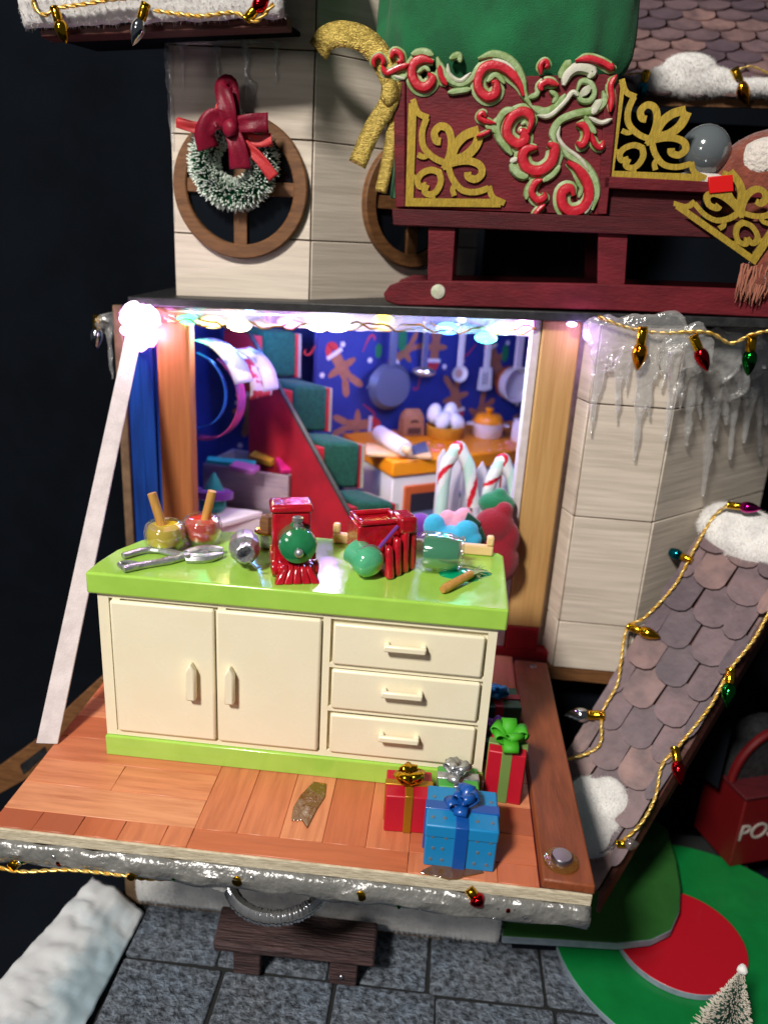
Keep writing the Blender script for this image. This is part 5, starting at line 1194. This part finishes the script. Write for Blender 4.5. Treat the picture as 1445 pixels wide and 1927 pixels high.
mb = MB(); mb.ball(bpt(434, 240, .25), (.22, .18, .24), 12, 8, amp=.3, fr=4); part('bow_knot', mb, M['satin'], wr)

# ================================================================== BULBS AND CORDS
BULBM = {}
def bulb_proto(mk):
    s = MB().lathe([(.14, .0), (.165, .02), (.17, .1), (.15, .13), (.165, .17), (.165, .52), (.15, .56)], 16)
    b = MB().lathe([(.13, .54), (.2, .62), (.245, .75), (.25, .86), (.22, 1.02), (.15, 1.2), (.07, 1.34), (0, 1.42)], 18)
    return mkmesh('socket', s, M['gold'], V((0, 0, 0))), mkmesh('bulb', b, M[mk], V((0, 0, 0)))
def bulb(a, b, mk, label):
    if mk not in BULBM: BULBM[mk] = bulb_proto(mk)
    s, g_ = BULBM[mk]; d = b-a; sc = d.length/1.42
    r = root('christmas_bulb', label, 'bulb', a, 'Christmas bulbs on gold cords')
    r.rotation_euler = d.to_track_quat('Z', 'Y').to_euler(); r.scale = (max(.75, sc),)*2+(sc,)
    for n_, me in (('socket', s), ('bulb', g_)):
        o = bpy.data.objects.new(n_, me); COL.objects.link(o); o.parent = r
    return r
def cord(pts, label, r=.035, tw=1.1):
    path = smooth_path(pts, 14); L = sum((path[i+1]-path[i]).length for i in range(len(path)-1)); n = max(12, int(L/.05)); res = []
    cum = [0]
    for i in range(len(path)-1): cum.append(cum[-1]+(path[i+1]-path[i]).length)
    j = 0
    for i in range(n+1):
        s_ = L*i/n
        while j < len(cum)-2 and cum[j+1] < s_: j += 1
        res.append(path[j].lerp(path[j+1], (s_-cum[j])/max(1e-6, cum[j+1]-cum[j])))
    mb = MB()
    for ph in (0, math.pi):
        q = []
        for i, p in enumerate(res):
            t = (res[min(i+1, n)]-res[max(i-1, 0)]).normalized(); e1 = t.orthogonal().normalized() if abs(t.z) > .95 else t.cross(V((0, 0, 1))).normalized(); e2 = t.cross(e1); a = ph+i*tw*.55
            q.append(p+e1*(r*.8*math.cos(a))+e2*(r*.8*math.sin(a)))
        mb.tube(q, r, 5)
    return part('garland_string', mb, M['cord'], label=label, cat='cord', group='twisted gold cords', ang=80)
E_ = lambda px, py, y=5.5: P(px, py, y=y)
bulb(E_(102, 12), E_(126, 82), 'b_gold', 'shiny gold bulb hanging at the left end of the snowy eave')
bulb(E_(276, 5), E_(250, 86), 'b_silver', 'silver bulb hanging from the middle of the snowy eave')
bulb(E_(462, 38), E_(508, -12), 'b_red', 'red bulb with gold socket at the right of the snowy eave')
cord([E_(58, -15), E_(68, 18), E_(88, 28), E_(100, 16)], 'gold cord at the far left of the snowy eave')
cord([E_(112, 14), E_(160, 8), E_(215, -2), E_(268, -6)], 'gold cord between the gold and silver eave bulbs')
cord([E_(290, 20), E_(340, 27), E_(380, 30), E_(440, 24), E_(480, 40), E_(515, 8)], 'gold cord between the silver and red eave bulbs')
bq_ = lambda px, py, y=6.75: P(px, py, y=y)
bulb(bq_(1209, 614), bq_(1199, 698), 'b_amber', 'amber gold bulb under the terrace edge over the first icicles')
bulb(bq_(1303, 630), bq_(1331, 699), 'b_red', 'red bulb under the terrace between the amber and green ones')
bulb(bq_(1414, 630), bq_(1406, 708), 'b_green', 'green bulb under the terrace edge at the far right')
cord([bq_(1125, 596), bq_(1165, 612), bq_(1205, 622), bq_(1250, 627), bq_(1305, 624), bq_(1340, 628), bq_(1375, 646), bq_(1412, 630), bq_(1450, 622)], 'gold cord carrying the amber, red and green bulbs')
uq = lambda px, py, y=12.7: P(px, py, y=y)
bulb(uq(1217, 132), uq(1202, 192), 'b_teal', 'teal bulb hanging from the upper right snowy roof')
bulb(uq(1380, 128), uq(1407, 198), 'b_amber', 'gold and orange bulb hanging from the upper right snowy roof')
cord([uq(1175, 140), uq(1215, 138), uq(1265, 150), uq(1330, 158), uq(1370, 140), uq(1410, 125), uq(1450, 140)], 'thin gold cord along the upper right snowy roof', r=.022)
# on the porch roof
def pr(px, py, o=.42): return PP(px, py, At+Np*o, Np)
bulb(pr(1368, 950, .9), pr(1432, 958, .9), 'b_magenta', 'magenta bulb lying on the upper snow of the porch roof')
bulb(pr(1302, 1055), pr(1250, 1034), 'b_teal', 'teal bulb on the left edge of the porch roof')
bulb(pr(1180, 1178), pr(1243, 1200), 'b_gold', 'gold bulb lying on the tiles of the porch roof')
bulb(pr(1138, 1346), pr(1058, 1345), 'b_silver', 'silver bulb at the lower left of the porch roof')
bulb(pr(1374, 1258), pr(1367, 1332), 'b_green', 'green bulb hanging at the right edge of the porch roof')
bulb(pr(1268, 1405), pr(1281, 1478), 'b_red', 'red bulb hanging at the lower right edge of the porch roof')
bulb(pr(1160, 1588), pr(1202, 1588), 'b_clear', 'clear bulb at the bottom tip of the porch roof')
cord([pr(1372, 948, .9), pr(1340, 975, .6), pr(1302, 1040), pr(1270, 1100), pr(1215, 1160), pr(1180, 1182), pr(1168, 1245), pr(1160, 1290), pr(1133, 1340), pr(1130, 1395), pr(1110, 1415), pr(1065, 1430)], 'gold cord winding down the left side of the porch roof')
cord([pr(1460, 1125), pr(1420, 1200), pr(1372, 1262), pr(1335, 1330), pr(1275, 1405), pr(1245, 1440), pr(1232, 1500), pr(1205, 1550), pr(1165, 1588)], 'gold cord down the right edge of the porch roof')
# below the folding floor
lq = lambda px, py, y=-3.3: P(px, py, y=y)
for (px, py, lab) in ((22, 1632, 'gold bulb socket at the far left under the floor edge'), (245, 1650, 'gold bulb socket under the floor edge above the snow sheet'), (445, 1660, 'gold bulb socket above the metal ring'), (678, 1688, 'gold bulb socket right of the metal ring')):
    p = lq(px, py); bulb(p, p+V((.1, .75, -.12)), 'b_gold', lab)
p = lq(905, 1700); bulb(p+V((-.3, .2, .2)), p+V((.05, 0, -.12)), 'b_red', 'red bulb peeking out under the floor edge near the green step')
cord([lq(-20, 1628), lq(40, 1640), lq(130, 1637), lq(240, 1648)], 'gold cord under the left floor edge', r=.03)
cord([lq(245, 1652, -3.2), lq(300, 1655, -2.8), lq(430, 1652, -2.7), lq(560, 1670, -2.7), lq(675, 1686, -3.2), lq(730, 1676, -3.0), lq(900, 1702, -2.8)], 'gold cord sagging under the middle of the floor edge', r=.024)
# far left bulb with ice strip
far = lambda px, py, y=8.6: P(px, py, y=y)
bulb(far(184, 592), far(182, 660), 'b_silver', 'silver bulb at the far left beside the purple glow')

# ================================================================== ICE
def icicles(pts, label, y=None, rr=.2, sheet=None, m='ice', vox=.055, off=None):
    mb = MB()
    f = off or (lambda a, b: P(a, b, y=y))
    for (x0, y0, x1, y1, r_) in pts:
        a, b = f(x0, y0), f(x1, y1); n = 14; path = []; rs = []
        for i in range(n+1):
            t = i/n; q = a.lerp(b, t)+V((.05*noise.noise(V((x0, t*5, 1))), .04*noise.noise(V((x0, t*5, 2))), 0)); path.append(q)
            rs.append(max(.025, r_*(1-.75*t)*(1+.5*noise.noise(V((x0*.1, t*6, y0))))))
        mb.tube(path, rs, 10)
    if sheet:
        for (x, y_, a, b_) in sheet: mb.ball(f(x, y_), (a, .16, b_), 14, 8, amp=.3, fr=2.5, seed=x)
    return part('icicles', mb, M[m], label=label, cat='icicles', group='clear resin icicles', remesh=vox, smooth=1)
icicles([(1130, 640, 1110, 818, .2), (1138, 640, 1128, 740, .18), (1165, 650, 1160, 795, .16), (1210, 680, 1193, 868, .22), (1215, 650, 1222, 790, .18), (1262, 640, 1245, 735, .18), (1150, 640, 1146, 700, .16), (1182, 650, 1178, 740, .14), (1232, 650, 1234, 720, .14), (1118, 640, 1116, 700, .16)], 'clear icicles on the front plank wall beside the right post',
        6.85, sheet=[(1140, 625, .75, .55), (1190, 630, .8, .6), (1250, 625, .75, .6), (1215, 610, .9, .3)])
tf = V((5, 4.6, 0)).normalized(); tnn = V((tf.y, -tf.x, 0)); fo = V((lx1, LY, 0))+tnn*.22
icicles([(1275, 690, 1250, 830, .25), (1300, 690, 1292, 840, .25), (1345, 720, 1322, 935, .28), (1340, 690, 1345, 830, .3), (1385, 720, 1372, 865, .22), (1420, 700, 1398, 835, .25), (1360, 700, 1365, 800, .3), (1440, 700, 1440, 800, .3), (1270, 660, 1262, 760, .25), (1310, 700, 1316, 790, .2), (1330, 700, 1332, 870, .18), (1400, 700, 1404, 800, .2), (1375, 700, 1380, 800, .2), (1288, 700, 1278, 770, .18), (1425, 700, 1430, 860, .2)], 'heavy cluster of clear icicles on the turned plank wall at the right',
        off=lambda a, b: PP(a, b, fo, tnn), sheet=[(1290, 660, .8, .8), (1340, 670, .9, .9), (1400, 670, .9, .9), (1440, 680, .8, .9), (1370, 640, 1.2, .5), (1365, 720, .8, .6)])
icicles([(330, 78, 530, 78, .1), (408, 80, 412, 150, .1), (462, 75, 464, 195, .12), (472, 150, 474, 190, .15), (338, 75, 341, 100, .1), (520, 80, 518, 170, .08), (345, 80, 343, 200, .07)], 'thin clear icicles on the shaded wall above the wreath', UY-.2)
icicles([(318, 75, 322, 200, .2), (322, 180, 330, 330, .12), (327, 300, 333, 555, .06)], 'clear resin edge running down the left corner of the upper wall', UY-.05)
icicles([(195, 600, 180, 650, .3), (205, 610, 212, 715, .14), (200, 590, 205, 630, .3)], 'ragged clear resin strip at the far left below the terrace', 8.7)
# resin band under the floor edge
g = []
for i in range(90):
    f = i/89; x = XL-1.5+(XR-XL+1.5)*f; row = []
    for j in range(6):
        t = j/5; n_ = noise.noise(V((x*1.6, t*3, 0))); row.append(V((x, -3.08-.14*math.sin(math.pi*t)+.1*n_, -.345-.62*t*(1+.18*noise.noise(V((x*.8, 9, 0)))))))
    g.append(row)
part('resin_band', MB().sheet(g), M['icefog'], label='cloudy grey resin band along the underside of the floor edge', cat='resin trim', solid=.12)
mb = MB()
for k in range(60):
    f = random.random(); x = XL-1.0+(XR-XL)*f; mb.m = random.choice([0, 0, 0, 1, 2]); mb.ball((x, -3.2, -.5-random.random()*.4), random.uniform(.03, .09), 6, 5, amp=.4, fr=9, seed=k)
part('glass_beads', mb, [M['chrome'], M['b_red'], M['b_green']], label='tiny shiny beads stuck along the grey resin band', cat='beads', kind='stuff')
mb = MB()
for (px, py) in ((390, 1655), (380, 1662), (405, 1660), (420, 1664), (370, 1655)): mb.ball(lq(px, py, -2.9), random.uniform(.12, .2), 10, 8, amp=.4, fr=5, seed=px)
part('resin_lump', mb, M['ice'], label='clear resin lump under the floor edge left of the ring', cat='resin', remesh=.05)

# ================================================================== LOWER LEVEL
# metal ring
rc = P(524, 1656, y=.0); mb = MB(); ring = root('metal_ring', 'ridged silver ring hanging flat under the folding floor', 'ring', rc-V((0, 0, .2)))
R_ = 88/ppc(rc); n = 90
for k in range(n):
    a = 2*math.pi*k/n; c = rc+V((R_*math.cos(a), R_*math.sin(a)*1.0, 0)); X = T(*c) @ RZ(a)
    path = [X @ V((.13*math.cos(w), 0, .17*math.sin(w))) for w in [2*math.pi*q/10 for q in range(11)]]
    mb.tube(path, (.085 if k % 3 else .06), 5, caps=False)
part('coil', mb, M['chrome'], ring)
mb = MB(); mb.tube([rc+V((R_*math.cos(t*.1309), R_*math.sin(t*.1309), 0)) for t in range(49)], .15, 10); part('core', mb, mat('dark metal', '55504c', .3, 1), ring)
# bench
bt = root('park_bench', 'dark brown wooden bench standing on the stone paving under the folding floor', 'bench', P(545, 1840, z=GZ))
Zs = GZ+1.35
fl, fr_ = P(402, 1790, z=Zs-.3), P(705, 1822, z=Zs-.3); bl, br_ = P(418, 1703, z=Zs), P(712, 1735, z=Zs)
f1, f2 = P(400, 1775, z=Zs), P(703, 1806, z=Zs)
mb = MB(); mb.hexa([fl, fr_, br_-V((0, 0, .32)), bl-V((0, 0, .32))], [f1, f2, br_, bl]); 
part('seat', mb, M['bench'], bt, bev=.07, seg=2)
for (px, py, dy) in ((465, 1832, 0), (645, 1852, 0), (480, 1785, 0), (660, 1800, 0)):
    p = P(px, py, z=GZ+.02); lg = part('leg', MB().box(p.x-.42, p.y-.05, GZ+.02, p.x+.42, p.y+.35, Zs-.33), M['bench'], bt, bev=.05)
    if py > 1850: part('nail', MB().ball((p.x-.05, p.y-.06, GZ+.4), .08, 10, 8), M['bolt'], lg)
# snow felt strip on the base
bz0 = P(600, 1750, y=2.45).z
mb = MB(); g = []
for i in range(70):
    f = i/69; q = P(266+(938-266)*f, 1733+(1760-1733)*f, y=2.5); row = []
    for j in range(8):
        t = j/7; n_ = noise.noise(V((i*.3, j*.5, 4))); row.append(V((q.x, 2.5-.2*math.sin(math.pi*t)-.06*n_+(1.0*(t-.8) if t > .8 else 0), GZ+.25+1.65*t+.08*n_)))
    g.append(row)
part('snow_strip', MB().sheet(g), M['felt'], label='white felt snow strip along the base of the house behind the bench', cat='snow', solid=.12)
# stacked round steps
D = root('round_steps', 'stacked green and red rounded steps beside the stone paving', 'steps', P(1290, 1800, z=GZ))
def disc(cx, cy, rx, ry, z0, z1, top, side, name):
    n = 72; pts = [(cx+rx*math.cos(2*math.pi*k/n), cy+ry*math.sin(2*math.pi*k/n)) for k in range(n)]
    mb = MB(); mb.prism([(x, y, z0) for x, y in pts], (0, 0, z1-z0))
    mb.mi[0] = 1; mb.mi[1] = 0
    for i in range(2, len(mb.mi)): mb.mi[i] = 1
    return part(name, mb, [top, side], D, bev=.03)
g0 = P(1052, 1800, z=GZ+.15); gc = P(1315, 1780, z=GZ+.15)
rx = (gc-g0).length
disc(gc.x, gc.y, rx, rx*.95, GZ+.01, GZ+.25, M['green'], M['rim'], 'lower_step')
rc0 = P(1278, 1765, z=GZ+.5); rr2 = P(1400, 1775, z=GZ+.5).x-rc0.x
disc(rc0.x, rc0.y, rr2, rr2*.98, GZ+.251, GZ+.5, M['discred'], M['rim'], 'middle_step')
zt_ = GZ+.95
pl_ = [P(x, y, z=zt_) for x, y in ((945, 1762), (1050, 1768), (1160, 1775), (1225, 1768), (1262, 1750), (1278, 1715), (1280, 1670), (1272, 1620), (1255, 1560), (1150, 1480), (945, 1480))]
mb = MB(); mb.prism([p-V((0, 0, .3)) for p in pl_], (0, 0, .3)); mb.mi = [1, 0]+[1]*len(pl_)
part('upper_step', mb, [M['darkgreen'], M['rim']], D, bev=.04)
mb = MB(); q = [p.lerp(P(1120, 1620, z=zt_), .12) for p in pl_]; mb.prism([V((p.x, p.y, GZ+.02)) for p in q], (0, 0, .6)); part('step_support', mb, M['cloth'], D)
# bottle brush tree
tb = P(1392, 1990, z=GZ+.25); tt = P(1396, 1824, y=tb.y); tb.x = tt.x; hT = tt.z-tb.z
tr = root('bottle_brush_tree', 'small frosted bottle brush tree on the green step', 'tree', tb)
mb = MB()
for k in range(1700):
    t = random.random()**.8; zz3 = hT*(.1+.88*t); R3_ = (1-t)*hT*.27+.05; a = random.uniform(0, 2*math.pi)
    bristle(mb, tb+V((0, 0, zz3)), V((math.cos(a), math.sin(a), random.uniform(.05, .45))), R3_*random.uniform(.75, 1.1), .02)
part('needles', mb, [mat('tree green', '24453a', .7), mat('tree frost', 'c9c0b4', .85)], tr)
part('trunk', MB().tube([tb, tb+V((0, 0, hT))], [.07, .03], 6), M['framewood'], tr)
mb = MB(); mb.ball(tb+V((0, 0, hT)), (.14, .14, .12), 10, 8, amp=.4, fr=6); part('snow_tip', mb, M['felt'], tr)
# post box
pb = P(1410, 1625, z=GZ+.3); Xb = T(pb.x, pb.y, pb.z) @ RZ(.35)
po = root('post_box', 'red post box with pale lettering and painted-in shade at the lower right', 'post box', pb)
hb = (P(1410, 1495, y=pb.y).z-pb.z); wb_ = 2.6
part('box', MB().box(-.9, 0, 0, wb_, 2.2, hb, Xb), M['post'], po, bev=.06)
part('top_cap', MB().box(-1.0, -.08, hb, wb_+.1, 2.3, hb+.12, Xb), M['maroondark'], po, bev=.03)
n = 20; pts = [(-.9+(wb_+.9)*(.5-.5*math.cos(math.pi*k/n)), 1.9*math.sin(math.pi*k/n)) for k in range(n+1)]
part('arched_hood', MB().prism([(x, .9, hb+.12+z) for x, z in pts], (0, 1.2, 0), Xb), M['black'], po)
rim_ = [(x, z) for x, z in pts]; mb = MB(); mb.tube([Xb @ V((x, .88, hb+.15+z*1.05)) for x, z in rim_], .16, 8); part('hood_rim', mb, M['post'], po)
fc_ = bpy.data.curves.new('lettering', 'FONT'); fc_.body = 'POST'; fc_.size = .95; fc_.extrude = .02; fc_.shear = .12
ft_ = bpy.data.objects.new('lettering_source', fc_); COL.objects.link(ft_); bpy.context.view_layer.update()
me_ = bpy.data.meshes.new_from_object(ft_); bpy.data.objects.remove(ft_); me_.name = 'lettering'; me_.materials.clear(); me_.materials.append(M['letters'])
fo_ = bpy.data.objects.new('lettering', me_); COL.objects.link(fo_); fo_.parent = po
lp = PP(1383, 1582, pb, Xb.to_3x3() @ V((0, -1, 0)))
fo_.rotation_euler = (math.radians(90), 0, .35); fo_.location = lp+Xb.to_3x3() @ V((0, -.025, 0))-pb

# ================================================================== SNOW CLUMPS
def clump(name, pts, label, y=None, f=None, th=.35):
    f = f or (lambda a, b: P(a, b, y=y)); mb = MB()
    for (px, py, a, b_, c_) in pts: mb.ball(f(px, py), (a, b_, c_), 20, 14, amp=.12, fr=1.5, seed=px)
    return part('snow_clump', mb, M['felt'], label=label, cat='snow', group='felt snow clumps', remesh=.07, smooth=3)
clump('', [(1298, 152, 1.8, .3, .5), (1255, 162, 1.0, .28, .28), (1390, 164, 1.6, .28, .26), (1450, 164, 1.3, .28, .28), (1297, 130, .9, .3, .48)], 'white felt snow clump on the upper right roof edge', 12.85)
M3 = Matrix((Up, Dp, Np)).transposed().to_4x4()
def clump2(pts, label):
    mb = MB()
    for (px, py, a, b_, c_) in pts: mb.ball(pr(px, py, .15), (a, b_, c_), 20, 14, X=M3, amp=.12, fr=1.5, seed=px)
    return part('snow_clump', mb, M['felt'], label=label, cat='snow', group='felt snow clumps', remesh=.07, smooth=3)
clump2([(1400, 1005, 1.55, .95, .5), (1375, 985, 1.0, .7, .45), (1440, 1020, 1.2, .8, .5)], 'white felt snow clump at the top of the porch roof')
clump2([(1110, 1520, 1.0, 1.1, .4), (1140, 1510, .7, .8, .4), (1105, 1570, .8, .8, .35)], 'white felt snow clump at the bottom of the porch roof')
# brown card piece far left behind the floor
q = [P(x, y, y=4.5) for x, y in ((-10, 1450), (60, 1400), (130, 1330), (190, 1275), (230, 1290), (160, 1360), (80, 1450), (-10, 1500))]
cp_ = part('card_bracket', MB().prism(q, (0, .25, 0)), M['framewood'], label='slotted brown card piece behind the left floor edge', cat='card', bev=.03)
q = [P(x, y, y=4.48) for x, y in ((38, 1440), (85, 1405), (90, 1418), (45, 1458))]
part('slot', MB().prism(q, (0, .1, 0)), M['black'], cp_)

# ------------------------------------------------------------------ loose fibres on the felt and wool
def fuzz(o, m, n, L, name='fibres', r=.008):
    dg = bpy.context.evaluated_depsgraph_get(); ev = o.evaluated_get(dg); me = ev.to_mesh(); mb = MB()
    ps = [p for p in me.polygons]; cum = []; t = 0
    for p in ps: t += p.area; cum.append(t)
    import bisect
    vv = me.vertices
    for k in range(n):
        p = ps[min(bisect.bisect(cum, random.random()*t), len(ps)-1)]; c = p.center.copy()
        a = vv[p.vertices[0]].co.lerp(vv[p.vertices[-1]].co, random.random()); c = c.lerp(a, random.random())
        d = (p.normal+V((random.gauss(0, .6), random.gauss(0, .6), random.gauss(0, .6)))).normalized(); s_ = d.orthogonal().normalized()*r
        l = L*random.uniform(.4, 1.2); e = d.cross(s_).normalized()*l*random.uniform(-.5, .5)
        b = c+d*l*.6+e*.4; f = c+d*l+e*1.2-V((0, 0, .25*l))
        mb.add([c-s_, c+s_, b+s_*.7, b-s_*.7, f], [(0, 1, 2, 3), (3, 2, 4)])
    ev.to_mesh_clear()
    me2 = bpy.data.meshes.new(name); me2.from_pydata(mb.v, [], mb.f); me2.materials.append(m); me2.update()
    f = bpy.data.objects.new(name, me2); COL.objects.link(f); f.parent = o; f['kind'] = 'stuff'
bpy.context.view_layer.update()
M['fluff'] = mat('felt fluff', 'eceae8', .95, trl=.4)
for o in list(S.objects):
    if o.name.startswith('snow_clump'): fuzz(o, M['fluff'], 9000, .1, r=.005)
    elif o.name.startswith('snow_strip') or o.name == 'snow': fuzz(o, M['fluff'], 8000, .09, r=.005)
    elif o.name == 'body' and o.parent and o.parent.name.startswith('felted'): fuzz(o, M['fur'], 6000, .18)
